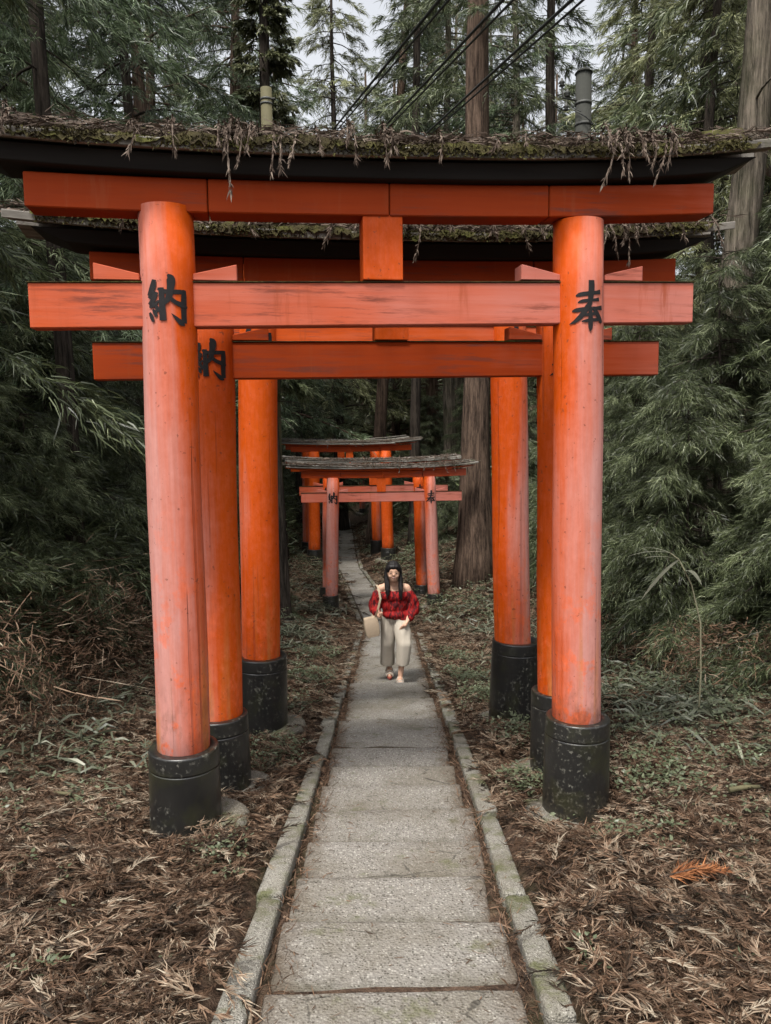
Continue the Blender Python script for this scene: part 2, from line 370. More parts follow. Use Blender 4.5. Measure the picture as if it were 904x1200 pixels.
# ------------------------------------------------------------------ terrain and path
def zpath(y): return np.interp(y, [-12, 15.0, 16.4, 30, 42, 60, 95], [1.776, -2.22, -2.45, -2.45, -2.1, 1.5, 12])
def xpath(y): return np.interp(y, [-12, 0, 14.6, 16.4, 17.4, 19.3, 20.8, 23.8, 27.4, 31.4, 40, 60], [.01, .01, .05, -.12, -.27, -.53, -.72, -1.18, -1.43, -1.66, -2.3, -3.2])
FEET = [(-1.19, 4.29), (1.18, 4.67), (-1.16, 5.12), (1.26, 5.5), (-1.13, 6.6), (1.18, 7.0)]
def zground(x, y):
    x = np.asarray(x, float); y = np.asarray(y, float); dip = 0
    for (fx, fy) in FEET: dip = dip + .065 * np.exp(-((x - fx) ** 2 + (y - fy) ** 2) / .16)
    d = x - xpath(y); a = np.abs(d); hw = np.interp(y, [15, 17], [0.68, 0.45])
    sl = np.where(d < 0, np.interp(y, [0, 6, 12, 18, 30], [.04, .05, .12, .26, .26]), np.interp(y, [0, 6, 12, 18, 30], [.02, .03, .10, .31, .30]))
    e = np.maximum(0, a - hw)
    z = zpath(y) + sl * np.minimum(e, 4.5) + 0.16 * np.maximum(0, e - 3.5)
    z = z + np.where(e > 0, np.minimum(e * 3, 1) * ((vnoise(x * 1.1, y * 1.1, 1) - .5) * .14 + (vnoise(x * 3.3, y * 3.3, 2) - .5) * .07 - 0.055), -0.055)
    return z - dip

gx = np.unique(np.concatenate([np.linspace(-60, -6, 28), np.linspace(-6, -1.2, 40), np.linspace(-1.2, 1.2, 41), np.linspace(1.2, 6, 40), np.linspace(6, 60, 28)]))
gy = np.unique(np.concatenate([np.linspace(-12, 1, 14), np.linspace(1, 10, 90), np.linspace(10, 32, 90), np.linspace(32, 95, 40)]))
GX, GY = np.meshgrid(gx, gy)
GV = np.stack([GX, GY, zground(GX, GY)], -1).reshape(-1, 3); nx = len(gx)
ii, jj = np.meshgrid(np.arange(len(gy) - 1), np.arange(nx - 1), indexing='ij'); b0 = (ii * nx + jj).ravel()
ground = link('ground', np_mesh('ground', GV, np.stack([b0, b0 + 1, b0 + nx + 1, b0 + nx], 1), None, True), M['ground'])
prop(ground, kind='structure')

path = empty('path', (0, 0, 0)); prop(path, kind='structure')
NOS = [0.75, 1.24, 1.72, 2.18, 2.66, 3.17, 3.62, 4.09, 4.61, 5.09, 5.57, 6.08, 7.12, 8.14, 9.10, 10.2, 11.28, 12.4, 13.5, 14.6]
for i in range(len(NOS) - 1):
    y0, y1 = NOS[i], NOS[i + 1]; ln = y1 - y0; sl = 0.148 - 0.068 / ln
    zf = -0.148 * y1; th = 0.2
    hwL = random.uniform(0.46, 0.50); hwR = random.uniform(0.44, 0.50); cx = float(xpath(y0)) + (hwR - hwL) / 2
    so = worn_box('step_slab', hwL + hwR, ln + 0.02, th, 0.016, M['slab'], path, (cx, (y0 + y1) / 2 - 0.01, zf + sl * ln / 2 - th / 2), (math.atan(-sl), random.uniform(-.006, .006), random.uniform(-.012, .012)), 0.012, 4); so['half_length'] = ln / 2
y = 15.0
while y < 36:                                    # the level path beyond the steps
    ln = random.uniform(0.75, 1.0); yc = y + ln / 2
    ang = -math.atan((float(xpath(y + ln)) - float(xpath(y))) / ln)
    sl = (float(zpath(y + ln)) - float(zpath(y))) / ln
    w = float(np.interp(yc, [15, 17], [0.92, 0.62]))
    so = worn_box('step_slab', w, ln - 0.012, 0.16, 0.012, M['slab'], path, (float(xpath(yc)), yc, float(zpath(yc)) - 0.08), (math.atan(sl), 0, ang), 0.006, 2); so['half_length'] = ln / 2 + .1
    y += ln
for side in (-1, 1):
    y = 0.3
    while y < 34:
        if y < 5: ln = random.uniform(0.85, 1.25)
        elif side > 0: ln = random.uniform(0.30, 0.62)
        else: ln = random.uniform(0.5, 1.1)
        if 14.4 < y < 16.2: y += 0.6; continue
        yc = y + ln / 2
        off = float(np.interp(yc, [15, 17], [0.582, 0.40])) + random.uniform(-.012, .012)
        ang = math.atan((float(xpath(y + ln)) - float(xpath(y))) / ln); sl = (float(zpath(y + ln)) - float(zpath(y))) / ln
        wk = float(np.interp(yc, [15, 17], [0.112, 0.10])) * random.uniform(.9, 1.1)
        worn_box('kerb_stone', wk, ln - random.uniform(.008, .02), 0.24, 0.016, M['kerb'], path, (float(xpath(yc)) + side * off, yc, float(zpath(yc)) + 0.012 - 0.12 + random.uniform(-.012, .012)), (math.atan(sl) + random.uniform(-.01, .01), random.uniform(-.03, .03), -ang + random.uniform(-.012, .012)), 0.008, 2)
        y += ln

# ------------------------------------------------------------------ inscriptions (brush strokes drawn as ribbons, wrapped round a pillar)
# each stroke: list of (x, y, width); unit square, y down
def _px(strokes, x0, y0, s): return [[((x - x0) / s, (y - y0) / s, w / s) for (x, y, w) in st] for st in strokes]
NA = _px([[(140, 142, 26), (128, 185, 40), (100, 238, 30)], [(98, 232, 30), (120, 246, 26), (143, 226, 34)], [(148, 215, 34), (128, 262, 32), (102, 292, 30)],
          [(100, 296, 24), (130, 296, 22), (166, 268, 14)], [(142, 285, 10), (152, 312, 26), (166, 332, 20)], [(125, 318, 12), (138, 340, 26), (148, 362, 16)], [(102, 336, 14), (114, 362, 26), (128, 392, 16)],
          [(182, 190, 30), (184, 290, 36), (186, 386, 40)], [(160, 196, 12), (200, 214, 26), (300, 212, 26), (322, 212, 24)], [(320, 198, 20), (316, 240, 36), (312, 330, 36), (312, 398, 34)],
          [(316, 412, 8), (292, 398, 30), (262, 370, 20), (236, 344, 3)], [(222, 112, 10), (240, 140, 48), (234, 200, 38), (222, 252, 34), (196, 292, 12)], [(226, 246, 20), (262, 276, 26), (300, 290, 30), (336, 304, 12)]], 213, 262, 305)
HO = _px([[(362, 140, 8), (382, 134, 22), (440, 126, 18), (472, 120, 24)], [(370, 168, 6), (390, 162, 17), (440, 156, 15), (464, 152, 20)], [(348, 204, 8), (372, 199, 22), (440, 192, 18), (484, 186, 24)],
          [(424, 74, 30), (425, 110, 32), (420, 160, 26), (412, 190, 24)], [(412, 180, 24), (392, 214, 26), (366, 242, 20), (338, 258, 4)], [(432, 186, 12), (452, 212, 26), (474, 240, 26), (486, 248, 10)],
          [(392, 224, 6), (410, 219, 15), (452, 213, 16)], [(386, 248, 6), (408, 244, 16), (460, 238, 17)], [(420, 202, 18), (422, 240, 24), (422, 272, 22), (422, 290, 3)]], 415, 182, 216)
def smooth_stroke(st, n=7):
    out = []
    P = [np.array(p) for p in st]; P = [2 * P[0] - P[1]] + P + [2 * P[-1] - P[-2]]
    for i in range(1, len(P) - 2):
        for k in range(n):
            t = k / n; a, b, c, d = P[i - 1:i + 3]
            out.append(0.5 * ((2 * b) + (c - a) * t + (2 * a - 5 * b + 4 * c - d) * t * t + (3 * b - a - 3 * c + d) * t ** 3))
    out.append(P[-2]); return out
def kanji_mesh(strokes, size, wx, rad, zc, ang0, lift=0.0025, wmul=1.0):
    mb = MB()
    for q, st in enumerate(strokes):
        pts = smooth_stroke(st); rows = []
        for i, p in enumerate(pts):
            d = pts[min(i + 1, len(pts) - 1)][:2] - pts[max(i - 1, 0)][:2]; d = d / (np.linalg.norm(d) + 1e-9); nrm = np.array([-d[1], d[0]])
            w = max(0.012, p[2] * wmul) / 2; row = []
            for k in (-1, -.4, .4, 1):
                x, y = p[:2] + nrm * w * k; a = ang0 + x * size * wx / rad; rr = rad(0) if callable(rad) else rad + lift + q * 0.0003
                row.append((rr * math.sin(a), -rr * math.cos(a), zc - y * size))
            rows.append(row)
        b = len(mb.v)
        for r in rows: mb.v += r
        for i in range(len(rows) - 1):
            for k in range(3): mb.f.append((b + i * 4 + k, b + i * 4 + k + 1, b + (i + 1) * 4 + k + 1, b + (i + 1) * 4 + k)); mb.sm.append(True)
    return mb.mesh('inscription')

# ------------------------------------------------------------------ torii gates
def rise(x, k): return k * (0.75 if x < 0 else 1.0) * (abs(x) / 2.2) ** 2.6
TILT = [0.0]
def beam(name, x0, x1, prof, mat, parent, k=0.0, n=10, slant=0.0, bev=0.006, **kw):
    """prof: closed list of (y,z) going round; slant pushes the upper points outward at free ends"""
    mb = MB(); rings = []; zs = [p[1] for p in prof]; z0, z1 = min(zs), max(zs)
    for i in range(n + 1):
        x = x0 + (x1 - x0) * i / n
        s = slant * ((1 if i == n else -1 if i == 0 else 0))
        rings.append([(x + s * (z - z0) / (z1 - z0), yy, z + rise(x, k) + TILT[0] * x) for (yy, z) in prof])
    mb.ring_loft(rings, False); me = mb.mesh(name)
    if bev: bevel_mesh(me, bev, 1)
    return link(name, me, mat, parent, **kw)

def torii(label, loc, yaw, sep=2.40, s=1.0, dia=0.30, fade=(0.8, 0.8), bfade=0.5, lean=0.012, roll=0.0, roofstyle='moss', kanji=True, sleeve_h=0.56, group=None, detail=True, ksc=1.0, deep=0.0, kang=(R(3), R(1)), tilt=0.0):
    TILT[0] = tilt; root = empty('torii_gate', loc, (0, roll, yaw)); prop(root, label, 'gate', group)
    hs = sep / 2; zn0 = 2.97 * s; hn = 0.235 * s; zs0 = 3.56 * s; hsh = 0.175 * s; zk0 = zs0 + hsh
    # pillars
    for si, side in enumerate((-1, 1)):
        mb = MB(); r0, r1 = dia / 2, dia / 2 * 0.97; n = 40; rings = []
        for q in range(9):
            z = 0.30 + (zs0 + 0.02 - 0.30) * q / 8; r = r0 + (r1 - r0) * q / 8; ox = -side * lean * z
            ox += 0.004 * math.sin(q * 1.3 + side); rings.append([(ox + r * (1 + .006 * math.sin(3 * a_ + q * .8)) * math.cos(a_), r * (1 + .006 * math.cos(2 * a_ + q)) * math.sin(a_), z) for a_ in [2 * math.pi * j / n for j in range(n)]])
        mb.ring_loft(rings)
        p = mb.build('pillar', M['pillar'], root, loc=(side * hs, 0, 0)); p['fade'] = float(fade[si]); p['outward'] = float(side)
        if kanji:
            zc = zn0 + hn * 0.46
            me = kanji_mesh(NA if side < 0 else HO, (0.265 if side < 0 else 0.29) * s * ksc, 1.0 if side < 0 else 1.06, r0 * 0.975, zc, kang[0] if side < 0 else kang[1], wmul=1.04 if side < 0 else 0.84)
            link('inscription', me, M['ink'], p, loc=(-side * lean * zc, 0, 0))
        rs = dia / 2 + 0.046 * s; h = sleeve_h
        mb = MB(); mb.lathe([(rs * 1.06, -0.25), (rs * 1.05, 0.0), (rs * 1.02, h - 0.115), (rs * 1.02, h - 0.110), (rs * 1.005, h - 0.109), (rs * 1.005, h - 0.102), (rs * 1.02, h - 0.101), (rs * 1.018, h - 0.095), (rs * 1.012, h - 0.012), (rs * 1.008, h - 0.006), (rs * 0.985, h), (rs * 0.975, h + .0005), (r0 * 1.01, h + 0.002), (r0 * 0.9, h - 0.03)], 40)
        sl = mb.build('base_sleeve', M['black'], root, loc=(side * hs, 0, 0), rot=(R(random.uniform(-1.5, 1.5)), R(random.uniform(-1.5, 1.5)), random.uniform(0, 6)))
        gxw = loc[0] + side * (hs - .12) * math.cos(yaw); gyw = loc[1] + side * (hs - .12) * math.sin(yaw); gz = float(zground(gxw, gyw)) - loc[2]
        rf = rs * 1.32
        mb = MB(); mb.lathe([(rf * .9, -0.25), (rf, -0.06), (rf * 1.0, 0.01), (rf * .96, 0.06), (rf * .84, 0.085), (rs * .8, 0.09)], 28, 0.02)
        mb.build('foundation_stone', M['found'], root, loc=(side * hs - side * 0.12, 0.0, gz + 0.02), rot=(R(-4), 0, random.uniform(0, 6)))
    # tie beam: three lengths of one timber passing the pillars
    t = 0.055 * s; ln = 1.89 * (hs / 1.2) * 1.0 if s > .97 else hs + 0.62
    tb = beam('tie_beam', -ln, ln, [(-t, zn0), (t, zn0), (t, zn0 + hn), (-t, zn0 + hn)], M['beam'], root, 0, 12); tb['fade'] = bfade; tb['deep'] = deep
    cp = beam('cap_strip', -ln - .004, ln + .004, [(-t - .008, zn0 + hn + .001), (t + .008, zn0 + hn + .001), (t + .008, zn0 + hn + .006), (-t - .008, zn0 + hn + .006)], M['moss'], tb, 0, 2, bev=0)
    for side in (-1, 1):
        for d in (-1, 1):
            x0 = side * (hs - lean * zn0) + d * dia / 2 * 0.93; x1 = x0 + d * 0.235 * s; zt = zn0 + hn + 0.0115
            mb = MB(); tt = t + 0.006; a, b, c = (x0, 0.035 * s), (x1, 0.085 * s), None
            zt += TILT[0] * x0; ring = lambda yy: [(x0, yy, zt), (x1, yy, zt), (x1, yy, zt + 0.088 * s), (x0, yy, zt + 0.034 * s)]
            mb.ring_loft([ring(-tt), ring(tt)] if d > 0 else [ring(tt), ring(-tt)], False)
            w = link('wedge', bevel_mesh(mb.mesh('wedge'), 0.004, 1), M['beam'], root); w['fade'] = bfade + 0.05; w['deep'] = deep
    # strut
    mb = MB(); mb.box((-0.115 * s, -0.075 * s, zn0 + hn + 0.0115), (0.11 * s, 0.075 * s, zs0 + 0.01))
    st = link('center_strut', bevel_mesh(mb.mesh('center_strut'), 0.006, 2), M['pillar'], root); st['fade'] = -0.25; st['outward'] = 0.0
    # lower lintel boards
    ll = ln + 0.04; cuts = [c + 0.055 for c in (-ll, -ll * .52, -0.02, ll * .47, ll)]; tk = 0.088 * s
    for i in range(4):
        zj = random.uniform(-.002, .002); yj = random.uniform(-.002, .002)
        o = beam('lower_lintel_board', cuts[i] + (0.0025 if i else 0), cuts[i + 1] - (0.0025 if i < 3 else 0), [(-tk + yj, zs0 + zj), (tk, zs0 + zj), (tk, zk0), (-tk + yj, zk0)], M['beam'], root, 0.05, 5, slant=0.0)
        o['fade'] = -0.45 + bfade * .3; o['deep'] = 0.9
    # upper lintel (black) with slanted ends
    hk = 0.085 * s; tk2 = (0.19 if roofstyle == 'moss' else 0.15) * s; hk = hk if roofstyle == 'moss' else hk * .45; lk = ll + 0.06; ks = 0.10
    beam('upper_lintel', -lk, lk, [(-tk2 * .8, zk0 + .001), (tk2 * .8, zk0 + .001), (tk2, zk0 + hk), (-tk2, zk0 + hk)], M['blackbeam'] if roofstyle == 'moss' else M['beam'], root, ks, 16, slant=0.20 * s)
    # roof boards
    lr = lk + 0.34 * s; zr = zk0 + hk; ov = tk2 + 0.055 * s
    def rb(nm, x0, x1, ya, za, yb, zb, th, jit=0.0):
        return beam(nm, x0, x1, [(ya, za - th), (yb, zb - th), (yb, zb), (ya, za)], M['roof'], root, ks, max(4, int(6 * (x1 - x0))), bev=0.004, rot=(0, random.uniform(-jit, jit), random.uniform(-jit, jit)))
    if roofstyle == 'moss':
        g = 0.006
        for (a, b) in ((-lr, -0.35), (-0.345, lr)):
            rb('roof_board', a, b, -ov, zr + 0.052 * s, -0.05 * s, zr + 0.088 * s, 0.05 * s)
            rb('roof_board', a, b, 0.05 * s, zr + 0.088 * s, ov, zr + 0.052 * s, 0.05 * s)
        rb('ridge_board', -lr + 0.12, lr - 0.10, -0.085 * s, zr + 0.128 * s, 0.085 * s, zr + 0.128 * s, 0.04 * s)
    else:
        for row, (ya, za, yb, zb) in enumerate(((-ov, 0.04, -0.08, 0.055), (-0.13, 0.085, 0.02, 0.10), (-0.05, 0.135, 0.08, 0.14), (0.05, 0.10, ov, 0.05))):
            x = -lr + random.uniform(0, .12)
            while x < lr - 0.2:
                x1 = min(lr - random.uniform(0, .1), x + random.uniform(1.0, 1.9)); j = random.uniform(-.012, .012)
                rb('roof_board', x, x1 - 0.01, ya * s + j, zr + (za + j) * s, yb * s + j, zr + zb * s, 0.028 * s, 0.006); x = x1
    root['roof_z'] = zr; root['tilt'] = tilt; root['roof_half'] = lr
    if roofstyle == 'moss':                       # moss carpet on the front boards and the ridge
        V = []; T = []; nxm = 260; nym = 9
        for row, (ya, yb, za, zb) in enumerate(((-ov - 0.012, -0.09 * s, zr + 0.050 * s, zr + 0.084 * s), (-0.092 * s, 0.092 * s, zr + 0.126 * s, zr + 0.126 * s))):
            b = len(V)
            for i in range(nxm):
                x = -lr * 0.93 + 1.86 * lr * i / (nxm - 1)
                for j in range(nym):
                    u = j / (nym - 1); yv = ya + (yb - ya) * u; zv = za + (zb - za) * u + rise(x, ks) + tilt * x
                    n1 = float(vnoise(x * 5 + row * 9, yv * 14, 3)); n2 = float(vnoise(x * 22, yv * 40 + row * 5, 4)); cov = float(vnoise(x * 1.7 + loc[1] * 3, row * 3.3, 5))
                    h = (n1 - 0.35) * 0.05 + n2 * 0.022 + (cov - 0.42) * 0.05
                    h = max(-0.02, h) if 0 < j < nym - 1 else max(-0.03, h - 0.025)
                    V.append((x, yv - (random.uniform(0, .012) if j == 0 else 0), zv + (h if j else min(h, .012) - random.uniform(.0, .035))))
            for i in range(nxm - 1):
                for j in range(nym - 1): q = b + i * nym + j; T.append((q, q + nym, q + nym + 1, q + 1))
        mt_ = Leaves(); gm = np.random.default_rng(int(abs(loc[1]) * 10)); nb = 7000; x = gm.uniform(-lr * .92, lr * .9, nb); k = gm.random(nb) < np.clip(1.6 * vnoise(x * 3.1, x * 0 + loc[1], 41) - .2, .12, 1); x = x[k]; nb = len(x); fr = gm.random(nb) < .6
        yy = np.where(fr, -ov - gm.random(nb) * .012, gm.uniform(-ov, .09 * s, nb)); zz = zr + np.where(fr, gm.uniform(.0, .06, nb), .055 + .045 * (yy + ov) / ov) + np.array([rise(q, ks) for q in x]) + tilt * x
        mt_.add(np.stack([x, yy, zz], 1), np.stack([gm.normal(size=nb) * .6, -gm.random(nb), gm.uniform(-.7, .9, nb)], 1), gm.uniform(.010, .030, nb), gm.uniform(.005, .011, nb), gm.normal(size=(nb, 3)) * .2, np.clip(.45 + .5 * (vnoise(x * 4, yy * 20, 42) - .5) + gm.normal(size=nb) * .2, 0, 1))
        tu = link('moss_tufts', mt_.mesh('moss_tufts'), M['mosstuft'], root); tu['kind'] = 'stuff'
        mo = link('moss', np_mesh('moss', V, T, None, True), M['moss'], root); mo['kind'] = 'stuff'
    return root

G = []
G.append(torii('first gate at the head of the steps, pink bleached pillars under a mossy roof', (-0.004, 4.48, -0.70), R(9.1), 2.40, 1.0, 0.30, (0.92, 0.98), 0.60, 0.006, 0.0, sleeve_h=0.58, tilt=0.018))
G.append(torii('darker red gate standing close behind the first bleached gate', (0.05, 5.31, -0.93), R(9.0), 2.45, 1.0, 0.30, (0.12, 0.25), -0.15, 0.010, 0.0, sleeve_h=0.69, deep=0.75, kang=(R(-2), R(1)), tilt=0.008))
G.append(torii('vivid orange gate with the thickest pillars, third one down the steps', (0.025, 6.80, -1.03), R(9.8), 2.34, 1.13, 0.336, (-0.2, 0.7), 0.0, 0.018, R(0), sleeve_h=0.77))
G.append(torii('pink gate with grey plank roof just behind the walking woman', (-0.085, 17.2, -2.50), R(1.0), 2.36, 0.90, 0.285, (1.6, 1.5), 0.95, 0.032, R(0), 'plank', ksc=1.15))
G.append(torii('salmon gate with plank roof tucked close behind the pink plank-roofed gate', (-0.27, 18.1, -2.47), R(2.0), 2.26, 0.92, 0.28, (0.6, 0.45), 0.75, 0.022, R(0), 'plank'))
G.append(torii('bright orange gate standing where the far path bends', (-1.08, 23.7, -2.40), R(4.0), 2.30, 1.0, 0.37, (-0.5, -0.5), -0.2, 0.012, R(0), 'plank', kanji=False))
G.append(torii('orange gate directly behind the bright gate at the bend of the path', (-1.43, 25.2, -2.36), R(4.0), 2.30, 1.0, 0.34, (0.2, 0.15), 0.1, 0.010, R(0), 'plank', kanji=False))
G.append(torii('small pale gate farthest along the path', (-2.25, 37.0, -2.42), R(4.0), 2.30, 0.95, 0.28, (0.9, 0.9), 0.6, 0.010, R(0), 'plank', kanji=False))

def tube_obj(name, pts, rad, mat, parent=None, n=8):
    mb = MB(); mb.tube(pts, rad, n); return mb.build(name, mat, parent)
# ------------------------------------------------------------------ the walking woman
def blob(name, prims, voxel, mat, parent, smooth=4, wrinkle=0.0, wf=(30, 30, 14)):
    """union of tapered capsules and ellipsoids grown into one continuous skin"""
    bm = bmesh.new()
    for p in prims:
        if p[0] == 'e':
            _, c, r = p[:3]; mtx = Matrix.Translation(c) @ (p[3] if len(p) > 3 else Matrix.Identity(4)) @ Matrix.Diagonal((*r, 1)); bmesh.ops.create_uvsphere(bm, u_segments=20, v_segments=14, radius=1, matrix=mtx)
        else:
            _, P, rr = p
            for i in range(len(P) - 1):
                a, b = Vector(P[i]), Vector(P[i + 1]); d = b - a; q = d.to_track_quat('Z', 'Y').to_matrix().to_4x4()
                bmesh.ops.create_cone(bm, cap_ends=True, segments=16, radius1=rr[i], radius2=rr[i + 1], depth=d.length, matrix=Matrix.Translation((a + b) / 2) @ q)
            for a, r in zip(P, rr): bmesh.ops.create_uvsphere(bm, u_segments=16, v_segments=10, radius=r * .998, matrix=Matrix.Translation(a))
    me = bpy.data.meshes.new(name); bm.to_mesh(me); bm.free(); o = link(name, me, mat, parent)
    m = o.modifiers.new('r', 'REMESH'); m.mode = 'VOXEL'; m.voxel_size = voxel; m.use_smooth_shade = True
    if smooth: q = o.modifiers.new('s', 'SMOOTH'); q.factor = .5; q.iterations = smooth
    dg = bpy.context.evaluated_depsgraph_get(); me2 = bpy.data.meshes.new_from_object(o.evaluated_get(dg)); o.modifiers.clear(); o.data = me2
    if not me2.materials: me2.materials.append(mat)
    if wrinkle:
        n = len(me2.vertices); c = np.empty(n * 3, np.float32); nn = np.empty(n * 3, np.float32); me2.vertices.foreach_get('co', c); me2.vertex_normals.foreach_get('vector', nn); c = c.reshape(-1, 3); nn = nn.reshape(-1, 3)
        w = np.sin(c[:, 0] * wf[0] + 3 * np.sin(c[:, 2] * wf[2])) * .6 + np.sin(c[:, 1] * wf[1] + c[:, 2] * wf[2] * .7 + 2 * np.sin(c[:, 0] * 19)) * .5
        me2.vertices.foreach_set('co', (c + nn * (wrinkle * w)[:, None]).ravel()); me2.update()
    me2.polygons.foreach_set('use_smooth', [True] * len(me2.polygons)); return o

def mat_blouse():
    t = NT('red_printed_blouse'); a = t.noise(t.coord((34, 34, 11)), 1.0, 3, .6); b = t.voro(t.coord((30, 30, 12)), 1.0)
    col = t.mix(t.rng(a, .46, .56), (0.27, 0.010, 0.010), (0.06, 0.006, 0.008)); col = t.mix(t.rng(b, .12, .24, .8, 0), col, (0.40, 0.05, 0.035)); return t.done(col, .75, .2)
M['blouse'] = mat_blouse(); M['skin'] = mat_plain('skin', (0.60, 0.36, 0.25), .55, .35, .06, 8); M['hair'] = mat_plain('black_hair', (0.010, 0.008, 0.008), .55, .3, .4, 60)
M['linen'] = mat_plain('cream_linen', (0.46, 0.41, 0.34), .85, .2, .10, 14); M['canvas'] = mat_plain('tan_canvas', (0.36, 0.28, 0.20), .85, .2, .12, 40)
M['sandal'] = mat_plain('pale_sandal_leather', (0.50, 0.43, 0.36), .6); M['sole'] = mat_plain('red_brown_sole', (0.28, 0.07, 0.05), .7); M['eye'] = mat_plain('dark_eye', (0.012, 0.008, 0.007), .3); M['lip'] = mat_plain('lip', (0.42, 0.09, 0.08), .45); M['teeth'] = mat_plain('teeth', (0.6, 0.55, 0.5), .5)

WX, WY, WZ = 0.085, 9.45, -1.425
wm = empty('person', (WX, WY, WZ), (0, 0, R(2))); prop(wm, 'woman in red off-shoulder blouse and cream wide trousers walking up the steps', 'person')
def hand(wr, palm, dirs, th):
    P = [('c', [wr, palm], [.022, .030])]; palm = Vector(palm); d, s, c = [Vector(v).normalized() for v in dirs]
    for k, l in enumerate((.055, .066, .06, .048)):
        b = palm + s * (-.024 + .016 * k) + d * .018; P.append(('c', [tuple(b), tuple(b + d * l * .5 + c * .006), tuple(b + d * l * .75 + c * l * .55)], [.009, .0085, .007]))
    b = palm - s * .022 - d * .01; t = Vector(th).normalized(); P.append(('c', [tuple(b), tuple(b + t * .03), tuple(b + t * .042 + d * .022)], [.011, .0095, .008])); return P
body = [('e', (0, -.05, 1.415), (.073, .088, .105)), ('e', (0, -.068, 1.352), (.052, .060, .058)), ('e', (.03, -.105, 1.375), (.026, .026, .026)), ('e', (-.03, -.105, 1.375), (.026, .026, .026)),
        ('c', [(0, -.128, 1.415), (0, -.141, 1.390)], [.006, .0095]), ('e', (.073, -.04, 1.405), (.012, .02, .03)), ('e', (-.073, -.04, 1.405), (.012, .02, .03)),
        ('c', [(0, -.03, 1.34), (.005, 0, 1.20)], [.047, .056]), ('e', (.01, 0, 1.10), (.145, .09, .14)), ('e', (.015, .01, .95), (.12, .085, .13)), ('e', (.015, .02, .84), (.155, .11, .11)),
        ('c', [(.0, 0, 1.215), (.165, 0, 1.175)], [.055, .05]), ('c', [(0, 0, 1.215), (-.155, 0, 1.175)], [.055, .05]),
        ('c', [(-.158, 0, 1.17), (-.235, .03, .96), (-.185, -.17, .865)], [.05, .038, .024]), ('c', [(.168, 0, 1.17), (.255, .03, .95), (.155, -.15, .775)], [.05, .038, .024]),
        ('c', [(.095, 0, .80), (.11, -.145, .46), (.068, -.17, .10)], [.08, .05, .032]), ('c', [(-.06, .03, .80), (-.045, .05, .45), (-.05, .22, .13)], [.085, .055, .034]),
        ('c', [(.062, -.16, .075), (.058, -.30, .04), (.056, -.345, .032)], [.034, .030, .022]), ('c', [(-.05, .22, .10), (-.056, .12, .045), (-.058, .07, .03)], [.034, .030, .022])]
body += hand((-.185, -.17, .865), (-.180, -.205, .872), ((0, -.6, .5), (.2, .2, -1), (1, .2, 0)), (.6, -.3, .6))
body += hand((.155, -.15, .775), (.128, -.172, .745), ((-.75, -.3, -.6), (.1, -.4, .7), (-.3, .5, -.2)), (-.5, -.6, .4))
HS = 1.13
def hp(p): return (p[0] * HS, -.065 + (p[1] + .045) * HS, 1.285 + (p[2] - 1.315) * HS)
body = [('e', hp(p[1]), tuple(q * HS for q in p[2])) if (p[0] == 'e' and p[1][2] > 1.3) else (('c', [hp(q) for q in p[1]], [q * HS for q in p[2]]) if (p[0] == 'c' and min(q[2] for q in p[1]) > 1.36) else p) for p in body]
bd = blob('body', body, .0075, M['skin'], wm, 3)
blob('blouse', [('e', (.01, -.005, 1.08), (.172, .125, .095)), ('e', (.015, 0, .96), (.16, .122, .15)), ('e', (.03, -.01, .85), (.172, .135, .075)),
                ('c', [(-.185, .005, 1.10), (-.228, .02, .99), (-.235, 0, .91), (-.20, -.10, .875)], [.068, .082, .076, .042]), ('c', [(.19, .005, 1.10), (.245, .02, .985), (.25, 0, .90), (.19, -.10, .81)], [.068, .082, .078, .042]), ('e', (.10, -.05, .80), (.085, .08, .045))], .009, M['blouse'], wm, 3, .0085, (60, 50, 16))
tr = blob('trousers', [('e', (.015, .015, .85), (.155, .125, .085)), ('c', [(-.06, .03, .80), (-.078, .03, .48), (-.082, .13, .19)], [.108, .092, .096]), ('c', [(.09, -.01, .79), (.115, -.165, .50), (.095, -.17, .26)], [.108, .094, .084]), ('c', [(0.015, .02, .80), (0.01, .0, .72)], [.11, .06])], .010, M['linen'], wm, 3, .0075, (58, 50, 4))
for v in tr.data.vertices:
    hem = .165 if v.co.x < .012 else .245
    if v.co.z < hem: v.co.z = hem + (v.co.z - hem) * .05
hair = blob('hair', [('e', hp((0, -.028, 1.432)), (.098, .110, .114)), ('e', hp((0, -.097, 1.474)), (.072, .050, .038)), ('e', hp((.052, -.092, 1.456)), (.030, .038, .046)), ('e', hp((-.052, -.092, 1.456)), (.030, .038, .046)),
    ('c', [(.088, -.06, 1.41), (.092, -.09, 1.29), (.092, -.128, 1.17), (.088, -.140, 1.05)], [.022, .026, .024, .008]), ('c', [(.077, -.08, 1.33), (.072, -.12, 1.20), (.066, -.142, 1.10)], [.016, .018, .006]), ('c', [(-.088, -.06, 1.41), (-.09, -.09, 1.29), (-.082, -.128, 1.17), (-.08, -.138, 1.07)], [.022, .026, .024, .008]), ('c', [(-.077, -.08, 1.33), (-.064, -.12, 1.22), (-.06, -.14, 1.12)], [.016, .018, .006]), ('c', [(0, .03, 1.42), (0, .085, 1.22)], [.085, .062])], .008, M['hair'], wm, 2, .003, (130, 120, 6))
for sx in (-1, 1):
    mb = MB(); mb.lathe([(.001, -.005), (.008, -.003), (.0105, 0), (.008, .003), (.001, .005)], 10); mb.build('eye', M['eye'], wm, loc=hp((sx * .029, -.1315, 1.410)), rot=(R(90), 0, 0)).scale = (1, .5, 1)
    tube_obj('eyebrow', [hp(q) for q in ((sx * .014, -.1375, 1.428), (sx * .03, -.136, 1.432), (sx * .044, -.127, 1.426))], [.0016, .0018, .0012], M['hair'], wm, 6)
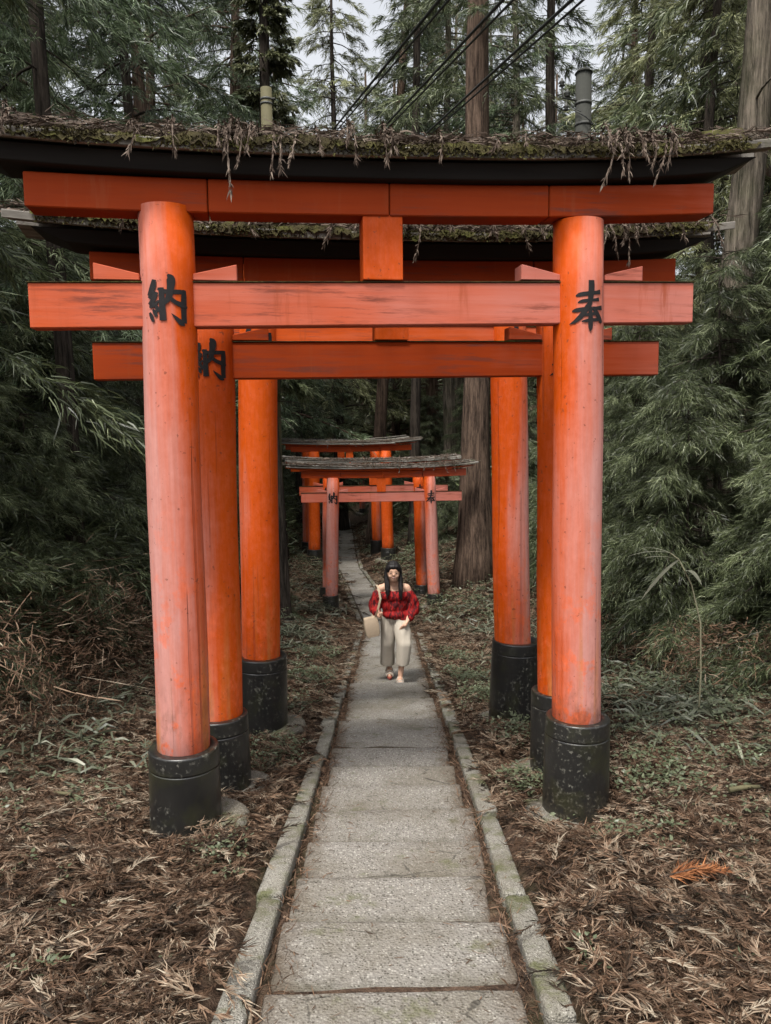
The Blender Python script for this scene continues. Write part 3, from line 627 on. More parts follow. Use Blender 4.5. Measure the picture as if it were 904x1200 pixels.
tube_obj('mouth', [hp(q) for q in ((-.026, -.120, 1.366), (-.012, -.129, 1.357), (.012, -.129, 1.357), (.026, -.120, 1.366))], [.003, .0055, .0055, .003], M['lip'], wm, 8)
tube_obj('teeth', [hp(q) for q in ((-.018, -.1285, 1.364), (0, -.1365, 1.360), (.018, -.1285, 1.364))], [.0015, .0034, .0015], M['teeth'], wm, 6)
for (c, d) in (((.060, -.25, .016), 0.0), ((-.055, .15, .03), R(14))):
    sd = empty('sandal', c, (d, 0, 0)); sd.parent = wm
    mb = MB(); ring = [(.036 * math.sin(a) * (1 + .18 * math.cos(a)), -.118 * math.cos(a)) for a in np.linspace(0, 2 * math.pi, 24, endpoint=False)]
    mb.ring_loft([[(x, y, z) for (x, y) in ring] for z in (-.014, .012)], False); mb.build('sole', M['sole'], sd)
    for yy, h in ((-.065, .045), (-.025, .058), (.06, .075)):
        mb = MB(); P = [(.042 * math.cos(a), yy, .005 + h * math.sin(a)) for a in np.linspace(0, math.pi, 9)]; mb.tube(P, .012, 6); mb.build('strap', M['sandal'], sd)
bag = empty('shoulder_bag', (WX - .262, WY - .12, WZ + .60), (R(3), R(-8), R(12))); prop(bag, 'tan canvas bag hanging from the shoulder of the walking woman', 'bag')
mb = MB(); mb.ring_loft([[(x * sx, y * sy, z) for (x, y) in ((-1, -1), (1, -1), (1, 1), (-1, 1))] for (z, sx, sy) in ((0, .065, .05), (.02, .085, .06), (.13, .092, .05), (.235, .085, .03), (.25, .08, .018))], False)
me = bevel_mesh(mb.mesh('pouch'), .012, 2); me.polygons.foreach_set('use_smooth', [True] * len(me.polygons)); link('pouch', me, M['canvas'], bag)
def flat_strap(pts, w):
    mb = MB(); rr = []
    for p in pts: p = Vector(p); rr.append([p + Vector(q) for q in ((-w, -.003, 0), (w, -.003, 0), (w, .003, 0), (-w, .003, 0))])
    mb.ring_loft(rr, False); return mb.mesh('strap')
link('strap', flat_strap([(.06, -.02, .235), (.10, -.06, .34), (.155, -.035, .46), (.16, .01, .545), (.162, .07, .592), (.16, .13, .60), (.165, .20, .55), (.14, .22, .42), (.04, .05, .235)], .013), M['canvas'], bag)

# ------------------------------------------------------------------ cedar foliage
def cedar_crown(H, z0, rad, nb, sprays, K, sl=0.13, sw=0.016, taper=0.75, droop=0.55, cone=1.0, seed=1):
    """drooping boughs round an upright stem; each bough carries side sprays of thin hanging strands"""
    g = np.random.default_rng(seed); L = Leaves(); limbs = []
    hb = z0 + (H - z0) * np.sort(g.random(nb)) ** 0.95
    az = g.random(nb) * 2 * np.pi
    lb = rad * (1 - taper * ((hb - z0) / (H - z0)) ** cone) * g.uniform(0.38, 1.2, nb) + 0.25; bt = g.normal(size=nb) * .13
    for i in range(nb):
        o = np.array([0, 0, hb[i]]); d = np.array([np.cos(az[i]), np.sin(az[i]), 0]); e = g.uniform(-0.12, 0.32); dr = droop * g.uniform(.6, 1.3)
        curve = lambda t: o + np.outer(t * lb[i], d) + np.outer(e * t * lb[i] - dr * lb[i] * t * t * .6 + 0.12 * lb[i] * np.maximum(0, t - .75), [0, 0, 1])
        tl = np.linspace(0, 1, 5); limbs.append((curve(tl), lb[i]))
        n = max(5, int(sprays * lb[i] / rad)); t = g.uniform(0.18, 1.0, n) ** 0.8
        P = curve(t); sgn = np.where(g.random(n) < .5, -1, 1)
        sa = az[i] + sgn * g.uniform(0.35, 1.25, n) * (1.15 - .5 * t); ln = g.uniform(0.22, 0.55, n) * (1.15 - 0.55 * t) * min(1.4, lb[i] / 1.6 + .25)
        D = np.stack([np.cos(sa), np.sin(sa), g.uniform(-.75, 0.12, n)], 1)
        # strands along every spray
        u = g.random((n, K)); pk = P[:, None] + D[:, None] * (u * ln[:, None])[..., None]
        pk[..., 2] -= (u ** 2) * ln[:, None] * 0.25
        dk = unit(D)[:, None] + g.normal(size=(n, K, 3)) * [.36, .36, .26] + np.array([0, 0, -.22]); pk += g.normal(size=pk.shape) * 0.02
        tint = np.clip(0.40 + bt[i] + (g.random((n, 1)) - .5) * .45 + g.normal(size=(n, K)) * .20 + 0.2 * (t[:, None] - .5), 0, 1)
        m = n * K
        bend = np.stack([g.normal(size=m) * .12, g.normal(size=m) * .12, g.uniform(-.4, .05, m)], 1)
        L.add(pk.reshape(-1, 3), dk.reshape(-1, 3), sl * g.uniform(.6, 1.5, m), sw * g.uniform(.7, 1.4, m), bend, tint.ravel(), .8)
    return L, limbs

def stem_mesh(name, H, r0, limbs=(), lean=(0, 0), flare=1.6, n=12, wob=0.05, zlow=-0.6, taper=0.8):
    mb = MB(); rings = []; ph = random.uniform(0, 6)
    for q in range(15):
        t = q / 14; z = zlow + (H - zlow) * t; r = r0 * (1 - taper * t) * (1 + (flare - 1) * math.exp(-max(0, z) / (r0 * 3 + .2)))
        cx = lean[0] * max(z, 0) + wob * math.sin(z * .7 + ph) * min(1, max(z, 0)); cy = lean[1] * max(z, 0) + wob * math.cos(z * .55 + ph) * min(1, max(z, 0))
        rings.append([(cx + r * (1 + .10 * math.sin(3 * j + q)) * math.cos(2 * math.pi * j / n), cy + r * (1 + .08 * math.cos(2 * j + q)) * math.sin(2 * math.pi * j / n), z) for j in range(n)])
    mb.ring_loft(rings)
    for (P, lb) in limbs:
        mb.tube([tuple(p) for p in P], [max(.006, .016 * lb * (1 - .75 * k / 4)) for k in range(5)], 4, False)
    return mb.mesh(name)

random.seed(21)
VAR = {}
def variant(key, H, r0, bark, **kw):
    L, limbs = cedar_crown(H, **kw); VAR[key] = (L.mesh('crown'), stem_mesh('trunk', H * .97, r0, limbs, wob=.06), bark)
variant('tallA', 21, .26, 'bark', z0=3.0, rad=2.9, nb=200, sprays=40, K=14, sl=.155, sw=.018, seed=11)
variant('tallB', 19, .22, 'barkdark', z0=1.5, rad=2.6, nb=200, sprays=40, K=14, sl=.15, sw=.0175, droop=.8, seed=12)
variant('tallC', 23, .28, 'barkgrey', z0=7.0, rad=3.2, nb=160, sprays=40, K=13, sl=.17, sw=.019, droop=.5, seed=13)
variant('youngA', 5.2, .05, 'barkdark', z0=.15, rad=1.35, nb=120, sprays=60, K=19, sl=.092, sw=.0068, droop=.65, seed=14)
variant('youngB', 3.6, .04, 'barkdark', z0=.10, rad=1.25, nb=105, sprays=60, K=19, sl=.088, sw=.0064, droop=.8, seed=15)

def plant(key, name, x, y, sc, rz, label, cat, group=None, foliage='cedar', bark=None, tilt=(0, 0), zoff=0.0, sz=None):
    crown, stem, bk = VAR[key]
    r = empty(name, (x, y, float(zground(x, y)) + zoff), (tilt[0], tilt[1], rz)); r.scale = (sc, sc, sz or sc); prop(r, label, cat, group)
    for nm, me, mt in (('crown', crown, M[foliage]), ('trunk', stem, M[bark or bk])):
        o = bpy.data.objects.new(nm, me); COL.objects.link(o); o.parent = r
        if not me.materials: me.materials.append(mt)
        o.material_slots[0].link = 'OBJECT'; o.material_slots[0].material = mt
    return r

# walls of tall cedars on both flanks
random.seed(5)
LT = 'tall cedar with drooping boughs in the dense wood'
for (x, y, k, sc, f) in [(-5.6, 9.5, 'tallB', .8, 'cedar'), (-7.6, 7.5, 'tallA', .85, 'cedar'), (-6.8, 13, 'tallA', .95, 'cedarblue'), (-4.9, 15.5, 'tallB', .9, 'cedarblue'), (-8.5, 17, 'tallC', 1, 'cedar'),
                         (-6.3, 21, 'tallA', 1.05, 'cedarblue'), (-9.8, 23, 'tallB', 1.1, 'cedar'), (-8.0, 28, 'tallA', 1.15, 'cedar'), (-11.5, 12.5, 'tallB', 1, 'cedar'), (-13, 20, 'tallA', 1.1, 'cedar'), (-12.5, 30, 'tallB', 1.1, 'cedar'),
                         (6.2, 9.0, 'tallB', .75, 'cedar'), (7.8, 12.5, 'tallA', .9, 'olive'), (6.4, 15.5, 'tallB', .85, 'olive'), (8.9, 18.5, 'tallA', 1.0, 'olive'), (7.4, 22, 'tallB', 1.0, 'olive'), (10.8, 24, 'tallC', 1.1, 'olive'),
                         (9.5, 30, 'tallA', 1.1, 'cedar'), (12.2, 14, 'tallA', 1, 'cedar'), (13.5, 20, 'tallB', 1.1, 'cedar'), (14.5, 29, 'tallA', 1.15, 'cedar'), (9.9, 9.5, 'tallA', .8, 'cedar')]:
    plant(k, 'cedar_tree', x, y, sc * random.uniform(.95, 1.06), random.uniform(0, 6.28), LT + (' above the steps' if y < 16 else ' flanking the far path'), 'tree', 'cedars of the wood above the steps' if y < 16 else 'cedars of the wood flanking the far path', f)
LF = 'cedar closing the view at the far end of the path'
for (x, y, k, sc, f) in [(-6.5, 36, 'tallB', .95, 'cedarblue'), (-3.6, 43, 'tallB', .75, 'olive'), (-0.6, 41, 'tallB', .72, 'cedar'), (2.4, 38, 'tallB', .70, 'cedarblue'), (5.2, 37, 'tallA', .85, 'olive'), (-9.5, 40, 'tallA', 1, 'cedar'),
                         (-5.5, 50, 'tallA', .9, 'cedarblue'), (-1.8, 52, 'tallB', .8, 'olive'), (1.2, 50, 'tallA', .75, 'cedar'), (4.2, 48, 'tallB', .8, 'cedarblue'), (8.0, 45, 'tallA', 1, 'olive'), (12, 40, 'tallB', 1.1, 'cedar'), (-13, 46, 'tallA', 1.1, 'cedarblue'), (-17, 38, 'tallB', 1.1, 'olive'), (17, 38, 'tallB', 1.1, 'cedar'),
                         (-8, 60, 'tallA', 1, 'cedarblue'), (-3, 62, 'tallB', .9, 'olive'), (2.5, 60, 'tallA', .85, 'cedar'), (7, 58, 'tallB', 1, 'cedarblue'), (12, 55, 'tallA', 1.1, 'olive'), (-4.6, 25.5, 'tallA', 1.15, 'cedarblue'), (2.3, 27.5, 'tallC', .95, 'cedarblue'), (-5.2, 29.5, 'tallC', 1.1, 'cedar'), (4.3, 25.5, 'tallC', .9, 'cedarblue'), (-1.9, 33, 'tallB', 1.2, 'olive'), (2.2, 34.5, 'tallA', 1.2, 'cedar'), (-3.4, 31, 'tallB', .82, 'cedarblue'), (.6, 36, 'tallA', .95, 'olive'), (3.2, 33.5, 'tallC', .9, 'olive'), (-.9, 47, 'tallA', 1.15, 'cedar'), (-5.2, 40, 'tallA', 1.1, 'cedarblue'), (5.6, 41, 'tallC', 1.0, 'olive'), (4.9, 31, 'tallB', .62, 'olive')]:
    plant(k, 'cedar_tree', x, y, sc, random.uniform(0, 6.28), LF, 'tree', 'cedars closing the far end of the path', f)

# young cedars making the thicket beside the steps
random.seed(9)
LY = 'young dark cedar in the thicket lining the steps'
for (x, y, k, sc) in [(-4.6, 6.9, 'youngB', .9), (-4.7, 7.8, 'youngA', .9), (-4.2, 8.9, 'youngB', .9), (-4.4, 10.2, 'youngA', 1.0), (-3.9, 11.6, 'youngB', .8), (-4.3, 13.0, 'youngA', .9), (-3.5, 14.4, 'youngB', .9), (-5.6, 6.2, 'youngA', 1.0), (-5.4, 8.6, 'youngA', 1.1), (-2.9, 15.8, 'youngB', .7), (-3.9, 17.5, 'youngA', .8), (-5.2, 11.4, 'youngA', 1.1),
                      (4.3, 8.1, 'youngB', .8), (4.6, 7.2, 'youngA', .85), (3.7, 9.5, 'youngB', 1.0), (4.5, 10.4, 'youngA', 1.05), (3.9, 12.0, 'youngA', .95), (4.8, 13.2, 'youngA', 1.1), (4.0, 14.6, 'youngB', 1.1), (5.6, 8.7, 'youngA', 1.1), (5.2, 6.6, 'youngA', .8), (4.6, 16.4, 'youngA', 1.0), (5.9, 11.2, 'youngA', 1.15)]:
    plant(k, 'young_cedar', x, y, sc * random.uniform(.92, 1.08), random.uniform(0, 6.28), LY, 'young tree', 'young cedars lining the steps')
LY2 = 'bushy young cedar growing beside the far level path'
for (x, y, k, sc) in [(-4.0, 20, 'youngB', .8), (-4.6, 22.5, 'youngA', .8), (-4.4, 26, 'youngA', .9), (-5, 30, 'youngA', 1), (-3.9, 33.5, 'youngA', .9), (3.6, 20.2, 'youngB', .9), (1.9, 24.0, 'youngB', .75), (3.1, 26.5, 'youngA', .9), (1.0, 28.5, 'youngB', .9), (2.0, 33, 'youngA', .9), (.2, 34.5, 'youngB', .8), (4.6, 23.4, 'youngA', 1), (-1.8, 42.5, 'youngA', 1)]:
    plant(k, 'young_cedar', x, y, sc, random.uniform(0, 6.28), LY2, 'young tree', 'young cedars beside the far path')

# trees the photograph singles out
def lone_tree(name, label, pts_xy_base, H, r0, lean, bark, crown=None, flare=1.6, taper=.55):
    x, y = pts_xy_base; r = empty(name, (x, y, float(zground(x, y)) - .05)); prop(r, label, 'tree')
    dead = []
    for q in range(9):
        z = random.uniform(H * .35, H * .9); a = random.uniform(0, 6.28); l = random.uniform(.8, 2.0)
        tl = np.linspace(0, 1, 5); c = np.array([lean[0] * z, lean[1] * z, z])
        dead.append((c + np.outer(tl * l, [math.cos(a), math.sin(a), .1]) - np.outer(tl ** 2 * l * .35, [0, 0, 1]), l * .7))
    link('trunk', stem_mesh('trunk', H, r0, dead, lean, flare, 18, .03, taper=taper), M[bark], r)
    if crown:
        L, limbs = cedar_crown(**crown[0]); me = L.mesh('crown'); me.transform(Matrix(((1, 0, lean[0], 0), (0, 1, lean[1], 0), (0, 0, 1, 0), (0, 0, 0, 1))))
        link('crown', me, M[crown[1]], r)
    return r
random.seed(31)
lone_tree('cedar_tree', 'tall bare brown cedar trunk with flared foot beyond the third gate', (2.12, 18.0), 19, .34, (.006, 0), 'bark', (dict(H=19, z0=10.5, rad=2.0, nb=44, sprays=34, K=12, sl=.18, sw=.018, seed=41), 'cedar'), 1.75, .45)
lone_tree('cedar_tree', 'slim leaning brown cedar trunk rising behind the gate at the bend', (-.45, 27.0), 20, .24, (.075, 0), 'bark', (dict(H=20, z0=7.0, rad=2.3, nb=95, sprays=34, K=12, sl=.2, sw=.02, seed=42), 'cedar'))
lone_tree('cedar_tree', 'thick grey barked cedar leaning outward past the end of the gate roofs', (4.60, 11.0), 14, .25, (.068, 0), 'barkgrey', (dict(H=14, z0=6.5, rad=2.2, nb=40, sprays=30, K=11, sl=.17, sw=.02, seed=43), 'cedar'), 1.5, .35)
lone_tree('cedar_tree', 'thin dark cedar behind the utility pole', (5.3, 25.0), 20, .22, (0, 0), 'barkdark', (dict(H=20, z0=7, rad=1.9, nb=80, sprays=34, K=12, sl=.2, sw=.02, seed=44), 'cedar'))
lone_tree('cedar_tree', 'ivy clad cedar column rising behind the timber post', (-3.2, 22.5), 18, .24, (0, 0), 'barkdark', (dict(H=18, z0=5.0, rad=.55, nb=160, sprays=16, K=9, sl=.12, sw=.06, droop=.3, taper=.2, seed=45), 'olive'))
lone_tree('cedar_tree', 'shadowed cedar trunk standing inside the thicket across from the tall stalk', (-3.8, 9.3), 13, .12, (-.01, 0), 'barkdark', (dict(H=13, z0=3.2, rad=2.0, nb=75, sprays=42, K=12, sl=.14, sw=.015, droop=.9, seed=46), 'cedarblue'))
lone_tree('cedar_tree', 'dark cedar trunk rising just behind the pink plank-roofed gate', (.95, 24.5), 21, .18, (.01, 0), 'barkdark', (dict(H=21, z0=6.2, rad=2.0, nb=100, sprays=34, K=12, sl=.2, sw=.02, seed=47), 'cedar'))
lone_tree('cedar_tree', 'slender dark cedar beside the step kerb opposite the flared brown trunk', (-1.95, 14.4), 7, .10, (-.02, 0), 'barkdark', (dict(H=7, z0=4.4, rad=.7, nb=40, sprays=34, K=12, sl=.14, sw=.016, droop=.8, seed=48), 'cedar'))
lone_tree('cedar_tree', 'cedar with long feathery boughs hanging over the first gate roof', (-4.3, 6.2), 11, .15, (0, 0), 'barkdark', (dict(H=11, z0=3.3, rad=1.7, nb=100, sprays=44, K=12, sl=.14, sw=.013, droop=.95, taper=.35, seed=49), 'cedar'))
lone_tree('cedar_tree', 'pale olive cedar with dense hanging sprays beyond the utility pole', (6.9, 17.0), 15, .2, (0, 0), 'barkdark', (dict(H=15, z0=4.5, rad=2.6, nb=110, sprays=36, K=11, sl=.18, sw=.024, droop=.9, taper=.5, seed=50), 'olive'))

# ------------------------------------------------------------------ forest floor
def on_ground(x, y, z=0.0): return np.stack([x, y, zground(x, y) + z], 1)
def fronds(L, x, y, lift, ln, K, sl, sw, tint, gg, flatness=.35):
    """dead cedar sprays lying on the floor: curved strands fanning off a short axis"""
    n = len(x); a = gg.random(n) * 2 * np.pi; el = gg.normal(size=n) * .16
    D = np.stack([np.cos(a), np.sin(a), el], 1); P = on_ground(x, y) ; P[:, 2] += lift
    u = gg.random((n, K)); pk = P[:, None] + D[:, None] * (u * ln[:, None])[..., None]
    a2 = a[:, None] + np.where(gg.random((n, K)) < .5, -1, 1) * gg.uniform(.08, .6, (n, K)); dk = np.stack([np.cos(a2), np.sin(a2), gg.normal(size=(n, K)) * flatness], -1)
    m = n * K; bend = np.stack([gg.normal(size=m) * .22, gg.normal(size=m) * .22, gg.normal(size=m) * .15], 1)
    tt = np.clip(tint[:, None] + gg.normal(size=(n, K)) * .10, 0, 1).ravel()
    L.add(pk.reshape(-1, 3), dk.reshape(-1, 3), (sl * gg.uniform(.5, 1.5, (n, K))).ravel(), (sw * gg.uniform(.7, 1.4, (n, K))).ravel(), bend, tt)
gg = np.random.default_rng(77)
def scatter(n, x0, x1, y0, y1, keep):
    x = gg.uniform(x0, x1, n); y = gg.uniform(y0, y1, n); k = gg.random(n) < keep(x, y); return x[k], y[k]
side_only = lambda x, y: (np.abs(x - xpath(y)) > np.interp(y, [15, 17], [.70, .50])).astype(float)
off_feet = lambda x, y: np.prod([np.hypot(x - fx * .95, y - fy) > .31 for fx, fy in FEET], axis=0).astype(float)
view = lambda x, y: (np.abs(x) < .62 * y + .5).astype(float)
def clump(g, K=30, nsp=8):
    """a tangle of dead cedar sprays: curved axes with thin strands hugging them"""
    L = Leaves()
    for q in range(nsp):
        a = g.random() * 6.28; ln = g.uniform(.05, .24); cv = g.normal() * 1.6; o = np.array([*(g.normal(size=2) * .065), g.uniform(0, .04)]); tb = np.clip(g.normal(.43, .25), .03, .97)
        t = np.linspace(0, 1, 9); hd = a + cv * t; C = o + np.stack([np.cumsum(np.cos(hd)), np.cumsum(np.sin(hd)), 8 * (g.normal() * .10 * t + .12 * t * (1 - t))], 1) * ln / 9
        D = np.gradient(C, axis=0); L.add(C[:-1], D[:-1], np.linalg.norm(D[:-1], axis=1) * 1.25, .0055, np.zeros((8, 3)), np.full(8, tb * .8))
        u = g.random(K) * 8; k0 = np.minimum(u.astype(int), 7); P = C[k0] + (C[k0 + 1] - C[k0]) * (u - k0)[:, None]; dd = unit(D[k0]); sd = np.stack([-dd[:, 1], dd[:, 0], 0 * u], 1) * np.where(g.random(K) < .5, -1, 1)[:, None]
        L.add(P, dd + sd * g.uniform(.2, .75, K)[:, None] + np.stack([0 * u, 0 * u, g.normal(size=K) * .25], 1), g.uniform(.018, .062, K), g.uniform(.0028, .0048, K), -sd * .12 + g.normal(size=(K, 3)) * .12 + dd * .1, np.clip(tb + g.normal(size=K) * .12, 0, 1))
    return np.concatenate(L.V), np.concatenate(L.T), np.concatenate(L.t)
PX, PY, PS, PZ = [], [], [], []
def lay(n, x0, x1, y0, y1, keep, sc, lift):
    x, y = scatter(n, x0, x1, y0, y1, keep); PX.append(x); PY.append(y); PS.append(gg.uniform(*sc, len(x))); PZ.append(gg.random(len(x)) ** 1.5 * (.01 + lift * vnoise(x * 2.3, y * 2.3, 19)))
lay(32000, -4.8, 4.8, 1.4, 7.6, lambda x, y: view(x, y) * side_only(x, y) * off_feet(x, y) * np.clip(.55 + 1.1 * (vnoise(x * 1.5, y * 1.5, 8) - .5), .34, 1) * np.where(np.abs(x) < .95, .55, 1), (.5, 1.3), .12)
lay(9000, -6, 6, 7.6, 15.5, lambda x, y: side_only(x, y), (1.1, 1.8), .05)
lay(7000, -8, 7, 15.5, 34, lambda x, y: side_only(x, y) * (np.abs(x - xpath(y)) > .6), (1.5, 2.6), .05)
PX, PY, PS, PZ = map(np.concatenate, (PX, PY, PS, PZ)); NPt = len(PX)
pts = on_ground(PX, PY); pts[:, 2] += PZ; e_ = .05
nx_ = (zground(PX + e_, PY) - zground(PX - e_, PY)) / (2 * e_); ny_ = (zground(PX, PY + e_) - zground(PX, PY - e_)) / (2 * e_)
rot = np.array([(Matrix.Rotation(math.atan(b), 3, 'X') @ Matrix.Rotation(-math.atan(a), 3, 'Y') @ Matrix.Rotation(c, 3, 'Z')).to_euler()[:] for a, b, c in zip(np.clip(nx_, -.6, .6), np.clip(ny_, -.6, .6), gg.random(NPt) * 6.28)], np.float32)
cl = [clump(np.random.default_rng(500 + k)) for k in range(9)]
Vs, Ts, ts, pr = [], [], [], []; off = 0
for k, (v, t_, ti) in enumerate(cl): Vs.append(v); Ts.append(t_ + off); ts.append(ti); pr.append(np.full(len(v), k)); off += len(v)
me = np_mesh('fallen_twigs', np.concatenate(Vs + [pts]), np.concatenate(Ts), np.concatenate(ts + [np.zeros(NPt)]))
def attr_put(me, nm, ty, arr, key='value'): a = me.attributes.new(nm, ty, 'POINT'); a.data.foreach_set(key, np.ascontiguousarray(arr).ravel())
attr_put(me, 'proto', 'INT', np.concatenate(pr + [np.full(NPt, -1)]).astype(np.int32)); attr_put(me, 'pick', 'INT', np.concatenate([np.zeros(off), gg.integers(0, 9, NPt)]).astype(np.int32))
attr_put(me, 'scl', 'FLOAT', np.concatenate([np.ones(off), PS]).astype(np.float32)); attr_put(me, 'rot', 'FLOAT_VECTOR', np.concatenate([np.zeros((off, 3)), rot]).astype(np.float32), 'vector')
lit = link('fallen_twigs', me, M['litter']); prop(lit, 'brown carpet of dead cedar twigs covering the forest floor', 'leaf litter', kind='stuff')
ng = bpy.data.node_groups.new('litter_carpet', 'GeometryNodeTree')
ng.interface.new_socket('Geometry', in_out='INPUT', socket_type='NodeSocketGeometry'); ng.interface.new_socket('Geometry', in_out='OUTPUT', socket_type='NodeSocketGeometry')
def gn(t, **kw):
    n = ng.nodes.new(t)
    for k, v in kw.items(): setattr(n, k, v)
    return n
gi, go = gn('NodeGroupInput'), gn('NodeGroupOutput')
def named(nm, ty): n = gn('GeometryNodeInputNamedAttribute', data_type=ty); n.inputs['Name'].default_value = nm; return n.outputs['Attribute']
def pick_proto(k):
    c = gn('FunctionNodeCompare', data_type='INT', operation='EQUAL'); ng.links.new(named('proto', 'INT'), c.inputs[2]); c.inputs[3].default_value = k
    sp = gn('GeometryNodeSeparateGeometry', domain='POINT'); ng.links.new(gi.outputs[0], sp.inputs['Geometry']); ng.links.new(c.outputs[0], sp.inputs['Selection']); return sp.outputs['Selection']
jn = gn('GeometryNodeJoinGeometry')
for k in range(9): ti_ = gn('GeometryNodeGeometryToInstance'); ng.links.new(pick_proto(k), ti_.inputs[0]); ng.links.new(ti_.outputs[0], jn.inputs[0])
ip = gn('GeometryNodeInstanceOnPoints'); ng.links.new(pick_proto(-1), ip.inputs['Points']); ng.links.new(jn.outputs[0], ip.inputs['Instance']); ip.inputs['Pick Instance'].default_value = True
ng.links.new(named('pick', 'INT'), ip.inputs['Instance Index']); ng.links.new(named('rot', 'FLOAT_VECTOR'), ip.inputs['Rotation']); ng.links.new(named('scl', 'FLOAT'), ip.inputs['Scale'])
ng.links.new(ip.outputs[0], go.inputs[0])
lit.modifiers.new('litter_carpet', 'NODES').node_group = ng
Lt = Leaves()
# drift lying in the joints beside the slabs and on the treads
n = 5200; y = gg.uniform(1.4, 15, n); s_ = np.where(gg.random(n) < .5, -1, 1); x = xpath(y) + s_ * (.52 - np.abs(gg.normal(size=n)) * .05); zt = zpath(y) + gg.uniform(-.05, .0, n)
a = gg.random(n) * 6.28
Lt.add(np.stack([x, y, zt], 1), np.stack([np.cos(a) * .5, np.sin(a), gg.normal(size=n) * .3], 1), gg.uniform(.02, .10, n), gg.uniform(.003, .007, n), gg.normal(size=(n, 3)) * .15, np.clip(.2 + .45 * gg.random(n), 0, 1))
nyy = np.array(NOS); n = 1500; y = gg.uniform(1.4, 14.4, n); ki = np.searchsorted(nyy, y) - 1; y1 = nyy[ki + 1]; ln_ = y1 - nyy[ki]; slp = .148 - .068 / ln_; xr = np.where(gg.random(n) < .6, np.sign(gg.normal(size=n)) * (.46 - np.abs(gg.normal(size=n)) * .10), gg.uniform(-.45, .45, n)); a = gg.random(n) * 6.28
Lt.add(np.stack([xpath(y) + xr, y, -.148 * y1 + slp * (y1 - y) + .005], 1), np.stack([np.cos(a), np.sin(a), -slp * np.sin(a) + .03], 1), gg.uniform(.012, .06, n), gg.uniform(.002, .005, n), np.stack([gg.normal(size=n) * .2, gg.normal(size=n) * .2, 0 * a], 1), np.clip(.15 + .45 * gg.random(n), 0, 1))
dr_ = link('twig_drift', Lt.mesh('twig_drift'), M['litter']); prop(dr_, 'bits of dead twig caught in the joints between slabs and kerbs', 'twigs', kind='stuff')

# green herbs and bamboo grass
Lh = Leaves()
def herbs(cx, cy, spread, n, size):
    x = cx + gg.normal(size=n) * spread; y = cy + gg.normal(size=n) * spread * 1.3; k = (side_only(x, y) * off_feet(x, y)) > 0; x, y = x[k], y[k]; n = len(x)
    h = gg.uniform(.02, .13, n) * size * 1.5; K = 7; P = np.repeat(on_ground(x, y) + np.stack([0 * x, 0 * x, h], 1), K, 0); m = n * K
    a = gg.random(m) * 6.28; P += np.stack([np.cos(a), np.sin(a), 0 * a], 1) * (gg.random(m) * .06 * size)[:, None]
    Lh.add(P, np.stack([np.cos(a), np.sin(a), gg.uniform(-.2, .5, m)], 1), gg.uniform(.015, .04, m) * size, gg.uniform(.007, .016, m) * size, gg.normal(size=(m, 3)) * [.05, .05, .1], np.clip(.55 + gg.normal(size=m) * .2, 0, 1), 1.3, .35)
for (cx, cy, sp, n, sz) in [(.98, 5.0, .12, 160, 1), (1.12, 6.2, .14, 120, 1), (1.75, 4.9, .18, 130, 1.1), (2.3, 4.0, .15, 60, 1), (1.5, 4.0, .2, 60, .9), (-.9, 3.8, .10, 70, .8), (-.85, 5.8, .15, 150, .9), (-.95, 7.3, .2, 220, .9), (-.9, 9.0, .22, 260, 1),
                            (.95, 7.8, .18, 240, 1), (1.0, 9.2, .2, 260, 1), (.95, 10.8, .2, 220, 1), (-1.0, 11, .25, 220, 1.1), (2.2, 6.5, .5, 220, 1.1), (2.8, 5.4, .5, 160, 1.1), (2.5, 8.5, .6, 300, 1.2), (-2.4, 8.2, .5, 110, 1.2), (-2.6, 6.3, .5, 70, 1.1), (3.2, 7.2, .4, 200, 1.3), (1.9, 3.2, .3, 40, .9), (.72, 2.75, .03, 18, .8), (-1.6, 2.9, .3, 30, .9), (-2.2, 4.3, .4, 40, 1)]:
    herbs(cx, cy, sp, n, sz)
for q in range(70):
    yy = gg.uniform(13, 33); s_ = gg.choice([-1, 1]); herbs(float(xpath(yy)) + s_ * gg.uniform(1.0, 3.6), yy, .35, 60, 1.8)
hb_ = link('ground_herbs', Lh.mesh('ground_herbs'), M['herb']); prop(hb_, 'low green herbs and fern sprigs sprouting along the kerbs', 'ground cover', kind='stuff')

Ls = Leaves()
def sasa(cx, cy, spread, n, ln):
    x = cx + gg.normal(size=n) * spread; y = cy + gg.normal(size=n) * spread; k = (side_only(x, y) * off_feet(x, y)) > 0; x, y = x[k], y[k]; n = len(x)
    h = gg.uniform(.05, .42, n) * ln * 1.6; K = 4; P = np.repeat(on_ground(x, y) + np.stack([0 * x, 0 * x, h], 1), K, 0); m = n * K; a = gg.random(m) * 6.28
    Ls.add(P, np.stack([np.cos(a), np.sin(a), gg.uniform(-.1, .7, m)], 1), gg.uniform(.5, 1.1, m) * ln, gg.uniform(.014, .026, m) * (.6 + ln), np.stack([0 * a, 0 * a, gg.uniform(-.5, -.1, m)], 1), np.clip(.5 + gg.normal(size=m) * .22, 0, 1), 1.2, .6)
    Ls.add(on_ground(x, y), np.stack([gg.normal(size=n) * .2, gg.normal(size=n) * .2, 1 + 0 * x], 1), h * 1.05 + .02, .006, np.zeros((n, 3)), np.full(n, .4))
